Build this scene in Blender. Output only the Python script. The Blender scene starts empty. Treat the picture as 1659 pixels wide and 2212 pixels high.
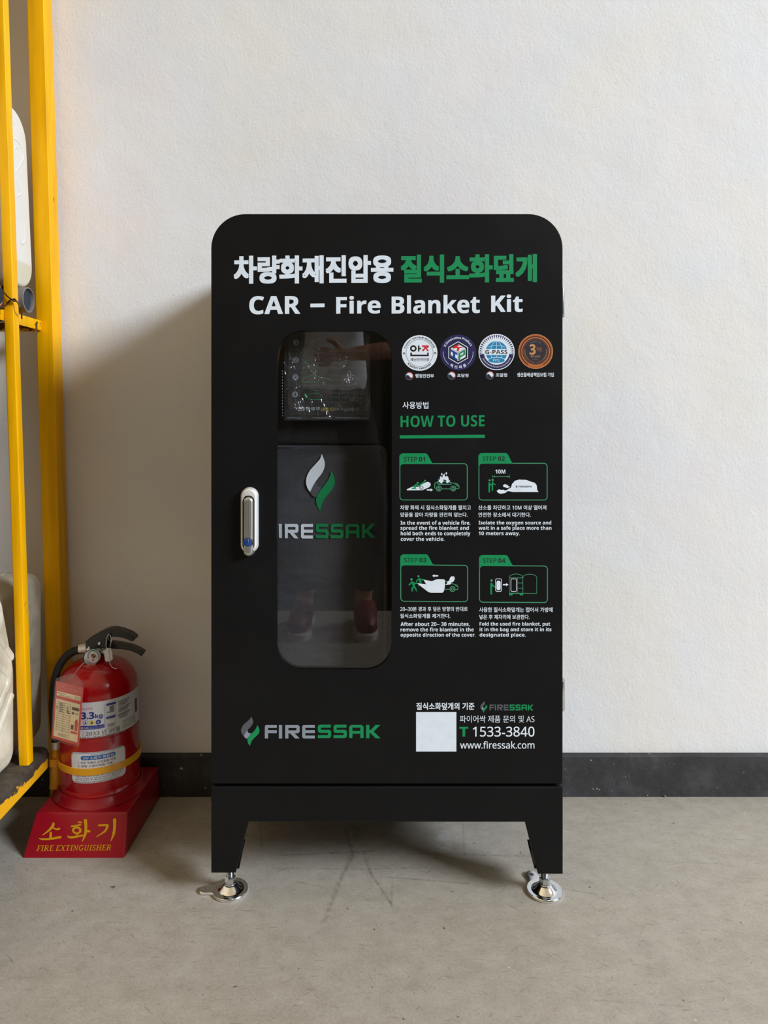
import bpy, bmesh, math, random
from mathutils import Vector, Matrix
from mathutils.geometry import tessellate_polygon
random.seed(7)
C = bpy.context.scene.collection
SC = bpy.context.scene

# ------------------------------------------------------------------ camera
F, CX, CY, CAMH = 1534.0, 795.0, 900.0, 0.829      # focal length and principal point in photo pixels, lens height
W, H = 1659.0, 2212.0
cd = bpy.data.cameras.new('camera'); cam = bpy.data.objects.new('camera', cd); C.objects.link(cam)
cam.location = (0, 0, CAMH); cam.rotation_euler = (math.pi/2, 0, 0)
cd.sensor_fit = 'VERTICAL'; cd.sensor_height = 24.0; cd.lens = 24.0*F/H
cd.shift_x = (W/2-CX)/H; cd.shift_y = -(H/2-CY)/H
cd.clip_start = 0.02
SC.camera = cam

# ------------------------------------------------------------------ world and light
SC.view_settings.view_transform = 'Standard'; SC.view_settings.look = 'None'
SC.view_settings.gamma = 1.0; SC.view_settings.use_curve_mapping = False
SC.view_settings.exposure = 0.0
wd = bpy.data.worlds.new('dim_hall'); SC.world = wd; wd.use_nodes = True
wn = wd.node_tree; wn.nodes.clear()
wo = wn.nodes.new('ShaderNodeOutputWorld'); wb = wn.nodes.new('ShaderNodeBackground')
wt = wn.nodes.new('ShaderNodeTexCoord'); ws = wn.nodes.new('ShaderNodeSeparateXYZ'); wr = wn.nodes.new('ShaderNodeValToRGB')
wn.links.new(wt.outputs['Generated'], ws.inputs[0]); wn.links.new(ws.outputs['Z'], wr.inputs[0])
wr.color_ramp.elements[0].position = 0.0; wr.color_ramp.elements[0].color = (.055, .046, .032, 1)
wr.color_ramp.elements[1].position = 0.75; wr.color_ramp.elements[1].color = (.74, .59, .385, 1)
e_ = wr.color_ramp.elements.new(0.25); e_.color = (.15, .122, .082, 1)
# warm fill added to the world glow, strongest towards the upper left
wl = wn.nodes.new('ShaderNodeMapRange'); wl.inputs['From Min'].default_value = .1; wl.inputs['From Max'].default_value = -.9
wn.links.new(ws.outputs['X'], wl.inputs['Value'])
wz = wn.nodes.new('ShaderNodeMapRange'); wz.inputs['From Min'].default_value = .02; wz.inputs['From Max'].default_value = .45
wn.links.new(ws.outputs['Z'], wz.inputs['Value'])
wm = wn.nodes.new('ShaderNodeMath'); wm.operation = 'MULTIPLY'; wn.links.new(wl.outputs[0], wm.inputs[0]); wn.links.new(wz.outputs[0], wm.inputs[1])
wx = wn.nodes.new('ShaderNodeMix'); wx.data_type = 'RGBA'; wx.blend_type = 'ADD'
wn.links.new(wm.outputs[0], wx.inputs[0]); wn.links.new(wr.outputs[0], wx.inputs[6]); wx.inputs[7].default_value = (1.0, .80, .44, 1)
wn.links.new(wx.outputs[2], wb.inputs['Color']); wb.inputs['Strength'].default_value = 0.72
wn.links.new(wb.outputs[0], wo.inputs[0])

def area(name, loc, target, sx, sy, power, col, spread=180):
    l = bpy.data.lights.new(name, 'AREA'); l.shape = 'RECTANGLE'; l.size = sx; l.size_y = sy
    l.energy = power; l.color = col; l.spread = math.radians(spread)
    o = bpy.data.objects.new(name, l); C.objects.link(o); o.location = loc
    o.rotation_euler = (Vector(target)-Vector(loc)).to_track_quat('-Z', 'Y').to_euler()
    return o
area('daylight_opening', (9.2, -3.8, 5.9), (0, 1.5, .7), 3.6, 2.4, 1900, (.905, .985, 1.075))

# ------------------------------------------------------------------ helpers
def P(u, v, d): return Vector(((u-CX)*d/F, d, CAMH-(v-CY)*d/F))
def srgb(r, g, b):
    f = lambda c: c/12.92 if c <= .04045 else ((c+.055)/1.055)**2.4
    return (f(r/255), f(g/255), f(b/255), 1.0)

def world_loc(o):
    l = Vector((0, 0, 0))
    while o is not None: l += o.location; o = o.parent
    return l

def obj(name, bm, mats, parent=None, smooth=True, origin=None, angle=35):
    """bm holds world-space coordinates; links it as ONE mesh object"""
    base = Vector(origin) if origin is not None else (world_loc(parent) if parent else Vector((0, 0, 0)))
    bm.transform(Matrix.Translation(-base))
    me = bpy.data.meshes.new(name); bm.to_mesh(me); bm.free()
    for m in (mats if isinstance(mats, (list, tuple)) else [mats]): me.materials.append(m)
    if smooth:
        me.polygons.foreach_set('use_smooth', [True]*len(me.polygons))
        me.set_sharp_from_angle(angle=math.radians(angle))
    o = bpy.data.objects.new(name, me); C.objects.link(o)
    if parent is not None:
        o.parent = parent; o.location = base-world_loc(parent)
    else: o.location = base
    return o

def tag(o, label=None, cat=None, group=None, kind=None):
    if label: o['label'] = label
    if cat: o['category'] = cat
    if group: o['group'] = group
    if kind: o['kind'] = kind
    return o
def thing(name, label, cat, loc):
    o = bpy.data.objects.new(name, None); C.objects.link(o); o.location = loc; o.empty_display_size = .05
    return tag(o, label, cat)

def box(bm, x0, x1, y0, y1, z0, z1, bev=0.0, seg=2):
    r = bmesh.ops.create_cube(bm, size=1.0)
    vs = r['verts']
    for v in vs:
        v.co = Vector((x0+(v.co.x+.5)*(x1-x0), y0+(v.co.y+.5)*(y1-y0), z0+(v.co.z+.5)*(z1-z0)))
    if bev:
        es = list({e for v in vs for e in v.link_edges})
        bmesh.ops.bevel(bm, geom=es, offset=bev, segments=seg, affect='EDGES', profile=.5)

def hull8(bm, lo, hi):
    """closed box from 4 bottom and 4 top corners (same winding)"""
    a = [bm.verts.new(p) for p in lo]; b = [bm.verts.new(p) for p in hi]
    fs = [bm.faces.new(a[::-1]), bm.faces.new(b)]
    for i in range(4): fs.append(bm.faces.new((a[i], a[(i+1) % 4], b[(i+1) % 4], b[i])))
    bmesh.ops.recalc_face_normals(bm, faces=fs)
    return a+b

def lathe(bm, prof, c, n=48, axis='Z'):
    rings = []
    for r, h in prof:
        ring = []
        for i in range(n):
            t = 2*math.pi*i/n
            x, y = r*math.cos(t), r*math.sin(t)
            p = {'Z': (x, y, h), 'X': (h, x, y), 'Y': (x, h, y)}[axis]
            ring.append(bm.verts.new(Vector(c)+Vector(p)))
        rings.append(ring)
    fs = []
    for a, b in zip(rings, rings[1:]):
        for i in range(n): fs.append(bm.faces.new((a[i], a[(i+1) % n], b[(i+1) % n], b[i])))
    if prof[0][0] > 1e-6: fs.append(bm.faces.new(rings[0][::-1]))
    if prof[-1][0] > 1e-6: fs.append(bm.faces.new(rings[-1]))
    bmesh.ops.recalc_face_normals(bm, faces=fs)

def catmull(pts, n=8, closed=False):
    pts = [Vector(p) for p in pts]; out = []
    m = len(pts)
    rng = range(m) if closed else range(m-1)
    for i in rng:
        p0 = pts[(i-1) % m] if closed or i > 0 else pts[0]
        p1 = pts[i]; p2 = pts[(i+1) % m]
        p3 = pts[(i+2) % m] if closed or i+2 < m else pts[-1]
        for k in range(n):
            t = k/n
            out.append(.5*((2*p1)+(-p0+p2)*t+(2*p0-5*p1+4*p2-p3)*t*t+(-p0+3*p1-3*p2+p3)*t**3))
    if not closed: out.append(pts[-1])
    return out

def tube(bm, pts, rad, n=12, closed=False):
    """round tube through pts; rad a number or a list"""
    pts = [Vector(p) for p in pts]; m = len(pts); rings = []; prev = None
    for i, p in enumerate(pts):
        if closed: t = pts[(i+1) % m]-pts[i-1]
        else: t = pts[min(i+1, m-1)]-pts[max(i-1, 0)]
        t.normalize()
        a = prev if prev is not None else (Vector((0, 0, 1)) if abs(t.z) < .9 else Vector((1, 0, 0)))
        a = (a-t*a.dot(t)).normalized(); b = t.cross(a); prev = a
        r = rad[i] if isinstance(rad, (list, tuple)) else rad
        rings.append([bm.verts.new(p+a*(r*math.cos(2*math.pi*k/n))+b*(r*math.sin(2*math.pi*k/n))) for k in range(n)])
    fs = []
    prs = list(zip(rings, rings[1:]))+([(rings[-1], rings[0])] if closed else [])
    for a, b in prs:
        for k in range(n): fs.append(bm.faces.new((a[k], a[(k+1) % n], b[(k+1) % n], b[k])))
    if not closed: fs += [bm.faces.new(rings[0][::-1]), bm.faces.new(rings[-1])]
    bmesh.ops.recalc_face_normals(bm, faces=fs)

def rrect(x0, x1, z0, z1, r, n=10, corners=(1, 1, 1, 1)):
    """rounded rectangle outline; corners: (x1z0, x1z1, x0z1, x0z0); r number or 4 numbers"""
    rs = r if isinstance(r, (list, tuple)) else [r]*4
    out = []
    cs = [(x1, z0, -90), (x1, z1, 0), (x0, z1, 90), (x0, z0, 180)]
    sx = [-1, -1, 1, 1]; sz = [1, -1, -1, 1]
    for k in range(4):
        cx, cz, a0 = cs[k]; rr = rs[k]
        if not corners[k] or rr == 0: out.append((cx, cz)); continue
        for i in range(n+1):
            a = math.radians(a0+90*i/n)
            out.append((cx+sx[k]*rr+rr*math.cos(a), cz+sz[k]*rr+rr*math.sin(a)))
    return out

def inset(loop, c):
    """offset a counter-clockwise loop inwards by c"""
    n = len(loop); out = []
    for i in range(n):
        p0, p1, p2 = Vector(loop[i-1]), Vector(loop[i]), Vector(loop[(i+1) % n])
        a = (p1-p0).normalized(); b = (p2-p1).normalized()
        na = Vector((-a.y, a.x)); nb = Vector((-b.y, b.x)); s = na+nb
        s = s/max(.2, s.length_squared)*2
        out.append(tuple(p1+s*c))
    return out

def prism(bm, outer, holes=(), y0=0.0, y1=1.0, ch=0.0, to=None):
    """outline in (x, z), counter-clockwise, extruded from y0 (front) to y1; ch chamfers the front rim"""
    to = to or (lambda x, y, z: Vector((x, y, z)))
    loops = [outer]+[h for h in holes]
    fl = [inset(outer, ch)]+[inset(h, -ch) for h in holes] if ch else loops
    def ring(lp, y): return [bm.verts.new(to(p[0], y, p[1])) for p in lp]
    front = [ring(l, y0) for l in fl]
    mid = [ring(l, y0+ch) for l in loops] if ch else front
    back = [ring(l, y1) for l in loops]
    fs = []
    for lps, rings in ((fl, front), (loops, back)):
        flat = [v for r in rings for v in r]
        for t in tessellate_polygon([[Vector((p[0], p[1], 0)) for p in l] for l in lps]):
            try: fs.append(bm.faces.new([flat[i] for i in t]))
            except ValueError: pass
    for A, B in ((front, mid), (mid, back)):
        if A is B: continue
        for a, b in zip(A, B):
            n = len(a)
            for i in range(n): fs.append(bm.faces.new((a[i], a[(i+1) % n], b[(i+1) % n], b[i])))
    bmesh.ops.recalc_face_normals(bm, faces=fs)

def superbox(bm, x0, x1, y0, y1, z0, z1, r, seg=5):
    box(bm, x0, x1, y0, y1, z0, z1, bev=r, seg=seg)

# ------------------------------------------------------------------ materials
def newmat(name):
    m = bpy.data.materials.new(name); m.use_nodes = True
    return m, m.node_tree, m.node_tree.nodes['Principled BSDF']
def nd(t, kind, **kw):
    n = t.nodes.new(kind)
    for k, v in kw.items(): setattr(n, k, v)
    return n
def noise(t, vec, scale, detail=4, rough=.55, dist=0.0):
    n = nd(t, 'ShaderNodeTexNoise'); n.inputs['Scale'].default_value = scale; n.inputs['Detail'].default_value = detail
    n.inputs['Roughness'].default_value = rough; n.inputs['Distortion'].default_value = dist
    if vec is not None: t.links.new(vec, n.inputs['Vector'])
    return n.outputs['Fac']
def ramp(t, fac, stops):
    r = nd(t, 'ShaderNodeValToRGB'); cr = r.color_ramp
    while len(cr.elements) < len(stops): cr.elements.new(.5)
    for e, (p, c) in zip(cr.elements, stops):
        e.position = p; e.color = c if len(c) == 4 else (*c, 1)
    t.links.new(fac, r.inputs[0]); return r.outputs['Color']
def g(v): return (v, v, v, 1)
def mixc(t, fac, a, b, blend='MIX'):
    n = nd(t, 'ShaderNodeMix', data_type='RGBA', blend_type=blend)
    for s, val in ((0, fac), (6, a), (7, b)):
        if hasattr(val, 'is_linked') or isinstance(val, bpy.types.NodeSocket): t.links.new(val, n.inputs[s])
        else: n.inputs[s].default_value = val
    return n.outputs[2]
def math_(t, op, a, b=0.0, clamp=False):
    n = nd(t, 'ShaderNodeMath', operation=op, use_clamp=clamp)
    for s, val in ((0, a), (1, b)):
        if isinstance(val, bpy.types.NodeSocket): t.links.new(val, n.inputs[s])
        else: n.inputs[s].default_value = val
    return n.outputs[0]
def objco(t): return nd(t, 'ShaderNodeTexCoord').outputs['Object']
def mapping(t, vec, scale=(1, 1, 1), rot=(0, 0, 0), loc=(0, 0, 0)):
    m = nd(t, 'ShaderNodeMapping'); m.inputs['Scale'].default_value = scale; m.inputs['Rotation'].default_value = rot
    m.inputs['Location'].default_value = loc
    t.links.new(vec, m.inputs['Vector']); return m.outputs[0]
def turned(t, vec, rot, scale, loc=(0, 0, 0)):
    """turn first, then stretch, so that streaks really run in the turned direction"""
    return mapping(t, mapping(t, vec, (1, 1, 1), rot), scale, (0, 0, 0), loc)
def bump(t, b, h, dist, strength=1.0, normal=None):
    n = nd(t, 'ShaderNodeBump'); n.inputs['Distance'].default_value = dist; n.inputs['Strength'].default_value = strength
    t.links.new(h, n.inputs['Height'])
    if normal is not None: t.links.new(normal, n.inputs['Normal'])
    if b is not None: t.links.new(n.outputs[0], b.inputs['Normal'])
    return n.outputs[0]

def plain(name, col, rough=.5, metal=0.0, spec=.5, nz=0.0, scale=60, bmp=0.0, coat=0.0):
    """procedural paint/plastic/metal: base colour with slight mottling and an optional fine grain bump"""
    m, t, b = newmat(name)
    b.inputs['Roughness'].default_value = rough; b.inputs['Metallic'].default_value = metal
    b.inputs['Specular IOR Level'].default_value = spec; b.inputs['Coat Weight'].default_value = coat
    co = objco(t); n = noise(t, co, scale, 5)
    k = nz if nz else .04
    lo = tuple(c*(1-k) for c in col[:3]); hi = tuple(min(1, c*(1+k)) for c in col[:3])
    t.links.new(ramp(t, n, [(.3, lo), (.7, hi)]), b.inputs['Base Color'])
    if bmp: bump(t, b, noise(t, co, scale*12, 3), bmp)
    return m

def chipped(name, col, under, amount, scale=38, stretch=(1, 1, 1), rough=.42, grime=.25):
    """yellow gloss paint with chips down to dark metal and greasy streaks"""
    m, t, b = newmat(name); co = objco(t)
    c1 = mapping(t, co, stretch)
    n = noise(t, c1, scale, 6, .62)
    mask = ramp(t, n, [(amount-.012, g(1)), (amount+.012, g(0))])
    streak = noise(t, mapping(t, co, (60, 60, 5)), 1, 4)
    gr = ramp(t, streak, [(.35, g(1)), (.75, g(1-grime))])
    base = mixc(t, 1.0, (*col[:3], 1), gr, 'MULTIPLY')
    un = mixc(t, noise(t, co, 90, 4), (*under[:3], 1), (under[0]*2.2, under[1]*1.7, under[2]*1.4, 1))
    c = mixc(t, mask, base, un)
    t.links.new(c, b.inputs['Base Color'])
    b.inputs['Specular IOR Level'].default_value = .18
    rr = ramp(t, mask, [(0, g(rough)), (1, g(.75))]); t.links.new(rr, b.inputs['Roughness'])
    inv = math_(t, 'SUBTRACT', 1.0, mask)
    h = math_(t, 'ADD', inv, math_(t, 'MULTIPLY', noise(t, co, 420, 3), .12))
    bump(t, b, h, .0004)
    return m

def seg_mask(t, co, a, b_, w):
    """soft 0..1 mask of a scratch from a to b on a horizontal surface (metres)"""
    sx = nd(t, 'ShaderNodeSeparateXYZ'); t.links.new(co, sx.inputs[0])
    dx, dy = b_[0]-a[0], b_[1]-a[1]; L2 = dx*dx+dy*dy
    px = math_(t, 'SUBTRACT', sx.outputs['X'], a[0]); py = math_(t, 'SUBTRACT', sx.outputs['Y'], a[1])
    s = math_(t, 'DIVIDE', math_(t, 'ADD', math_(t, 'MULTIPLY', px, dx), math_(t, 'MULTIPLY', py, dy)), L2, True)
    ex = math_(t, 'SUBTRACT', px, math_(t, 'MULTIPLY', s, dx)); ey = math_(t, 'SUBTRACT', py, math_(t, 'MULTIPLY', s, dy))
    d = math_(t, 'SQRT', math_(t, 'ADD', math_(t, 'MULTIPLY', ex, ex), math_(t, 'MULTIPLY', ey, ey)))
    return math_(t, 'SUBTRACT', 1.0, math_(t, 'DIVIDE', d, w), True)

# --- wall plaster
def wall_mat():
    m, t, b = newmat('painted_plaster'); co = objco(t)
    big = noise(t, co, 2.6, 4); mid = noise(t, mapping(t, co, (1, 1, 1), loc=(3, 1, 7)), 5.5, 5)
    hue = ramp(t, big, [(.33, srgb(226, 217, 214)), (.48, srgb(226, 225, 224)), (.64, srgb(228, 222, 208))])
    c = mixc(t, .5, hue, ramp(t, mid, [(.35, srgb(220, 222, 228)), (.65, srgb(229, 226, 224))]))
    # pits and rubbed marks
    pit = noise(t, co, 150, 3, .5)
    c = mixc(t, ramp(t, pit, [(.24, g(.35)), (.27, g(0))]), c, srgb(140, 130, 120))
    p2 = noise(t, mapping(t, co, loc=(2, 9, 4)), 260, 2, .5)
    c = mixc(t, ramp(t, p2, [(.26, g(.30)), (.30, g(0))]), c, srgb(130, 122, 114))
    dg_ = noise(t, mapping(t, co, (1, 1, 2.2), (0, .5, 0)), 30, 6, .75)
    c = mixc(t, ramp(t, dg_, [(.27, g(.22)), (.36, g(0))]), c, srgb(150, 142, 132))
    sc = noise(t, turned(t, co, (0, .35, 0), (6, 1, 40)), 5, 5, .6)
    c = mixc(t, ramp(t, sc, [(.27, g(.3)), (.31, g(0))]), c, srgb(150, 140, 130))
    t.links.new(c, b.inputs['Base Color']); b.inputs['Roughness'].default_value = .82
    b.inputs['Specular IOR Level'].default_value = .25
    h1 = noise(t, mapping(t, co, (1.0, 1, .8)), 210, 4, .6); h2 = noise(t, co, 60, 5, .6, .2); h3 = noise(t, co, 5, 3)
    n1 = bump(t, None, h3, .012, .3); n2 = bump(t, None, h2, .0014, .32, n1); bump(t, b, h1, .0007, .8, n2)
    return m
# --- concrete floor
def floor_mat():
    m, t, b = newmat('worn_concrete'); co = objco(t)
    big = noise(t, co, 3.2, 5, .6); mid = noise(t, turned(t, co, (0, 0, -.12), (6, 15, 1)), 1.6, 7, .68)
    c = ramp(t, big, [(.3, srgb(154, 147, 134)), (.5, srgb(165, 159, 148)), (.7, srgb(164, 161, 156))])
    c = mixc(t, .45, c, ramp(t, mid, [(.28, srgb(138, 130, 117)), (.5, srgb(164, 158, 147)), (.72, srgb(182, 177, 167))]))
    m2 = noise(t, mapping(t, co, (1, 1.2, 1), loc=(1, 4, 2)), 24, 7, .72)
    c = mixc(t, .5, c, ramp(t, m2, [(.3, srgb(134, 127, 115)), (.5, srgb(164, 158, 148)), (.7, srgb(186, 181, 172))]))
    gr_ = noise(t, co, 260, 4, .6)
    c = mixc(t, .22, c, ramp(t, gr_, [(.3, srgb(128, 121, 110)), (.5, srgb(164, 158, 148)), (.7, srgb(196, 191, 182))]))
    # fine drag scratches in several directions
    for q, (rot, lo, k, sc_) in enumerate(((.75, .335, .45, 1.0), (-.80, .325, .42, 1.1), (.06, .335, .38, .8), (1.25, .315, .35, 1.0), (-.30, .33, .38, 1.5), (.95, .33, .4, 1.6))):
        s = noise(t, turned(t, co, (0, 0, rot), (30*sc_, 250*sc_, 1), (rot, 3*rot, q)), 1.0, 4, .6)
        c = mixc(t, ramp(t, s, [(lo-.03, g(k)), (lo+.03, g(0))]), c, srgb(92, 84, 73))
        c = mixc(t, ramp(t, s, [(.69, g(0)), (.75, g(.30))]), c, srgb(205, 200, 190))
    # dark specks and light flecks
    sp = noise(t, co, 70, 3, .5)
    c = mixc(t, ramp(t, sp, [(.25, g(.8)), (.285, g(0))]), c, srgb(72, 64, 55))
    sp2 = noise(t, mapping(t, co, loc=(5, 5, 5)), 110, 3, .5)
    c = mixc(t, ramp(t, sp2, [(.73, g(0)), (.77, g(.7))]), c, srgb(222, 214, 200))
    def fl(u, v): d = F*CAMH/(v-CY); return ((u-CX)*d/F, d)
    for a, b_, w, k in (((745, 1785), (762, 1850), .006, .45), ((762, 1850), (735, 1900), .006, .45), ((735, 1900), (700, 1990), .007, .4),
                        ((775, 1785), (745, 1880), .005, .35), ((785, 1840), (800, 1885), .005, .5), ((800, 1885), (848, 1958), .004, .55),
                        ((600, 1848), (810, 1838), .0035, .5), ((900, 1843), (1160, 1850), .003, .5), ((760, 1878), (920, 1874), .003, .45),
                        ((590, 1875), (740, 1877), .003, .4), ((840, 1895), (1010, 1908), .003, .45), ((848, 1893), (845, 1960), .003, .35),
                        ((640, 1905), (705, 1918), .003, .4), ((1215, 1920), (1310, 1935), .003, .35), ((1440, 1862), (1560, 1866), .003, .3),
                        ((560, 1765), (566, 1830), .004, .3), ((1280, 2160), (1490, 2175), .003, .3), ((1000, 1775), (1003, 1850), .003, .3)):
        s = seg_mask(t, co, fl(*a), fl(*b_), w)
        s = math_(t, 'MULTIPLY', s, ramp(t, noise(t, co, 90, 5, .7), [(.38, g(.1)), (.62, g(1))]))
        c = mixc(t, math_(t, 'MULTIPLY', s, k*1.15), c, srgb(84, 76, 66))
    s = math_(t, 'MULTIPLY', seg_mask(t, co, fl(953, 1790), fl(958, 1830), .018), ramp(t, noise(t, co, 45, 4), [(.42, g(0)), (.6, g(.55))]))
    c = mixc(t, s, c, srgb(196, 200, 206))
    c = mixc(t, 1.0, c, (.93, .92, .91, 1), 'MULTIPLY')
    t.links.new(c, b.inputs['Base Color'])
    t.links.new(ramp(t, mid, [(.3, g(.62)), (.7, g(.5))]), b.inputs['Roughness'])
    b.inputs['Specular IOR Level'].default_value = .35
    n1 = bump(t, None, big, .006, .3); bump(t, b, noise(t, turned(t, co, (0, 0, .3), (50, 90, 1)), 1.5, 6, .65), .0007, .5, n1)
    return m
def skirt_mat():
    m, t, b = newmat('black_skirting_paint'); co = objco(t)
    n = noise(t, co, 14, 6, .65)
    c = ramp(t, n, [(.3, srgb(30, 30, 31)), (.55, srgb(48, 48, 50)), (.75, srgb(70, 70, 72))])
    sp = noise(t, co, 85, 3, .5)
    c = mixc(t, ramp(t, sp, [(.70, g(0)), (.75, g(.75))]), c, srgb(190, 186, 178))
    s2 = noise(t, turned(t, co, (0, .5, 0), (8, 1, 60)), 3, 4)
    c = mixc(t, ramp(t, s2, [(.70, g(0)), (.76, g(.4))]), c, srgb(130, 128, 125))
    t.links.new(c, b.inputs['Base Color']); b.inputs['Roughness'].default_value = .6
    bump(t, b, noise(t, co, 60, 6, .65), .0025, .6)
    return m
def steel_black():
    m, t, b = newmat('black_powder_coat'); co = objco(t)
    n = noise(t, co, 7, 6, .7)
    c = ramp(t, n, [(.3, (.0050, .0050, .0056)), (.62, (.0062, .0062, .0068)), (.80, (.010, .010, .010))])
    t.links.new(c, b.inputs['Base Color'])
    t.links.new(ramp(t, n, [(.3, g(.42)), (.7, g(.5))]), b.inputs['Roughness'])
    b.inputs['Specular IOR Level'].default_value = .17
    bump(t, b, noise(t, co, 900, 2), .00006, .5)
    return m
def fabric_black():
    m, t, b = newmat('black_woven_fabric'); co = objco(t)
    a = nd(t, 'ShaderNodeTexWave', wave_type='BANDS', bands_direction='DIAGONAL'); a.inputs['Scale'].default_value = 620
    t.links.new(co, a.inputs['Vector'])
    sp = noise(t, co, 800, 2); fold = noise(t, mapping(t, co, (3, 3, 9)), 1.6, 3)
    c = ramp(t, sp, [(.35, (.015, .016, .019)), (.66, (.032, .034, .040)), (.78, (.12, .125, .135))])
    t.links.new(c, b.inputs['Base Color']); b.inputs['Roughness'].default_value = .62
    b.inputs['Sheen Weight'].default_value = .25; b.inputs['Sheen Tint'].default_value = (.6, .63, .7, 1)
    n1 = bump(t, None, fold, .02, .6); bump(t, b, a.outputs['Fac'], .0004, .6, n1)
    return m
def clear(name, tint=(1, 1, 1, 1), rough=.03, ior=1.5, haze=0.0, hazecol=(.8, .8, .8, 1), bmp=None):
    """thin clear sheet: see-through with a Fresnel reflection and a little surface haze"""
    m, t, b = newmat(name); o = t.nodes['Material Output']; t.nodes.remove(b)
    tr = nd(t, 'ShaderNodeBsdfTransparent'); tr.inputs[0].default_value = tint
    gl = nd(t, 'ShaderNodeBsdfGlossy'); gl.inputs['Roughness'].default_value = rough
    fr = nd(t, 'ShaderNodeFresnel')
    geo = nd(t, 'ShaderNodeNewGeometry')                        # same reflectance from both sides of a thin sheet
    t.links.new(math_(t, 'ADD', ior, math_(t, 'MULTIPLY', geo.outputs['Backfacing'], 1/ior-ior)), fr.inputs['IOR'])
    if bmp is not None:
        h = noise(t, mapping(t, objco(t), bmp[2]), bmp[0], 3, .5, 1.2)
        n_ = bump(t, None, h, bmp[1]); t.links.new(n_, gl.inputs['Normal']); t.links.new(n_, fr.inputs['Normal'])
    mx = nd(t, 'ShaderNodeMixShader'); t.links.new(fr.outputs[0], mx.inputs[0]); t.links.new(tr.outputs[0], mx.inputs[1]); t.links.new(gl.outputs[0], mx.inputs[2])
    out = mx.outputs[0]
    if haze:
        df = nd(t, 'ShaderNodeBsdfDiffuse'); df.inputs[0].default_value = hazecol
        m2 = nd(t, 'ShaderNodeMixShader'); t.links.new(out, m2.inputs[1]); t.links.new(df.outputs[0], m2.inputs[2])
        f_ = math_(t, 'MULTIPLY', ramp(t, noise(t, objco(t), 30, 4), [(.35, g(.4)), (.7, g(1))]), haze)
        t.links.new(f_, m2.inputs[0]); out = m2.outputs[0]
    t.links.new(out, o.inputs['Surface'])
    return m
def jug_mat(name, col, level=None, low=None, dirt=0.0):
    m, t, b = newmat(name); co = objco(t)
    c = ramp(t, noise(t, co, 9, 5), [(.35, tuple(x*.93 for x in col[:3])), (.7, col)])
    if level is not None:
        sx = nd(t, 'ShaderNodeSeparateXYZ'); t.links.new(co, sx.inputs[0])
        k = ramp(t, math_(t, 'ADD', math_(t, 'MULTIPLY', math_(t, 'SUBTRACT', level, sx.outputs['Z']), 40), .5, True), [(.4, g(0)), (.6, g(1))])
        c = mixc(t, k, c, low)
    if dirt:
        c = mixc(t, ramp(t, noise(t, co, 22, 6, .7), [(.45, g(0)), (.75, g(dirt))]), c, srgb(120, 105, 84))
    t.links.new(c, b.inputs['Base Color']); b.inputs['Roughness'].default_value = .42
    b.inputs['Subsurface Weight'].default_value = .25; b.inputs['Subsurface Radius'].default_value = (.01, .01, .008)
    b.inputs['Subsurface Scale'].default_value = .5
    n1 = bump(t, None, noise(t, co, 14, 4, .5), .004, .5)
    if dirt:                                       # dented, crumpled wall
        v_ = nd(t, 'ShaderNodeTexVoronoi', feature='SMOOTH_F1'); v_.inputs['Scale'].default_value = 13; v_.inputs['Smoothness'].default_value = .35
        t.links.new(mapping(t, co, (1, 1, .7), (.5, 0, 0)), v_.inputs['Vector'])
        bump(t, b, v_.outputs['Distance'], .022, .8, n1)
    else: t.links.new(n1, b.inputs['Normal'])
    return m

M = {}
M['wall'] = wall_mat(); M['floor'] = floor_mat(); M['skirt'] = skirt_mat(); M['black'] = steel_black()
M['inner'] = plain('black_cabinet_lining', (.006, .006, .0065, 1), .7)
M['fabric'] = fabric_black()
M['white'] = plain('white_print', srgb(224, 234, 245), .45)
M['green'] = plain('green_print', srgb(0, 138, 82), .45)
M['greenlight'] = plain('grey_green_print', srgb(70, 150, 110), .45)
M['grey'] = plain('light_grey_print', srgb(140, 148, 160), .4)
M['dgrey'] = plain('dark_grey_print', srgb(84, 88, 94), .4)
M['ink'] = plain('black_print', (.004, .004, .0045, 1), .5)
M['dgreen'] = plain('dark_green_print', srgb(10, 46, 30), .5)
M['navy'] = plain('navy_print', srgb(35, 30, 82), .45)
M['blue'] = plain('blue_print', srgb(22, 132, 184), .45)
M['royal'] = plain('royal_blue_print', srgb(20, 62, 150), .45)
M['redp'] = plain('red_print', srgb(205, 35, 40), .45)
M['bronze'] = plain('bronze_print', srgb(196, 110, 58), .4, .35)
M['bronzehi'] = plain('pale_bronze_print', srgb(226, 160, 112), .4, .3)
M['bronzelo'] = plain('deep_bronze_print', srgb(98, 52, 32), .4, .3)
M['seal'] = plain('dark_seal_print', srgb(40, 32, 42), .5)
M['gold'] = plain('gold_print', srgb(214, 160, 104), .4, .3)
M['yprint'] = plain('yellow_print', srgb(228, 205, 70), .45)
M['chrome'] = plain('polished_zinc', (.86, .87, .90, 1), .14, 1.0, nz=.03)
M['zinc'] = plain('bright_zinc', (.62, .66, .70, 1), .24, 1.0, nz=.05)
M['alu'] = plain('satin_aluminium', (.84, .84, .83, 1), .42, .45, nz=.03, scale=20)
M['alu2'] = plain('brushed_aluminium', (.60, .60, .59, 1), .36, .9, nz=.04, scale=30)
M['lock'] = plain('blue_lock_plastic', srgb(18, 66, 140), .35)
M['yellow'] = chipped('yellow_rack_paint', srgb(240, 174, 0), srgb(70, 62, 50), .285, 42, (1, 1, .4))
M['yellowb'] = chipped('yellow_beam_paint', srgb(240, 178, 4), srgb(58, 50, 38), .40, 26)
M['ystrap'] = plain('yellow_plastic', srgb(226, 160, 14), .38, nz=.06)
M['red'] = plain('red_gloss_paint', srgb(168, 10, 20), .22, coat=.25, nz=.05, scale=12)
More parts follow.
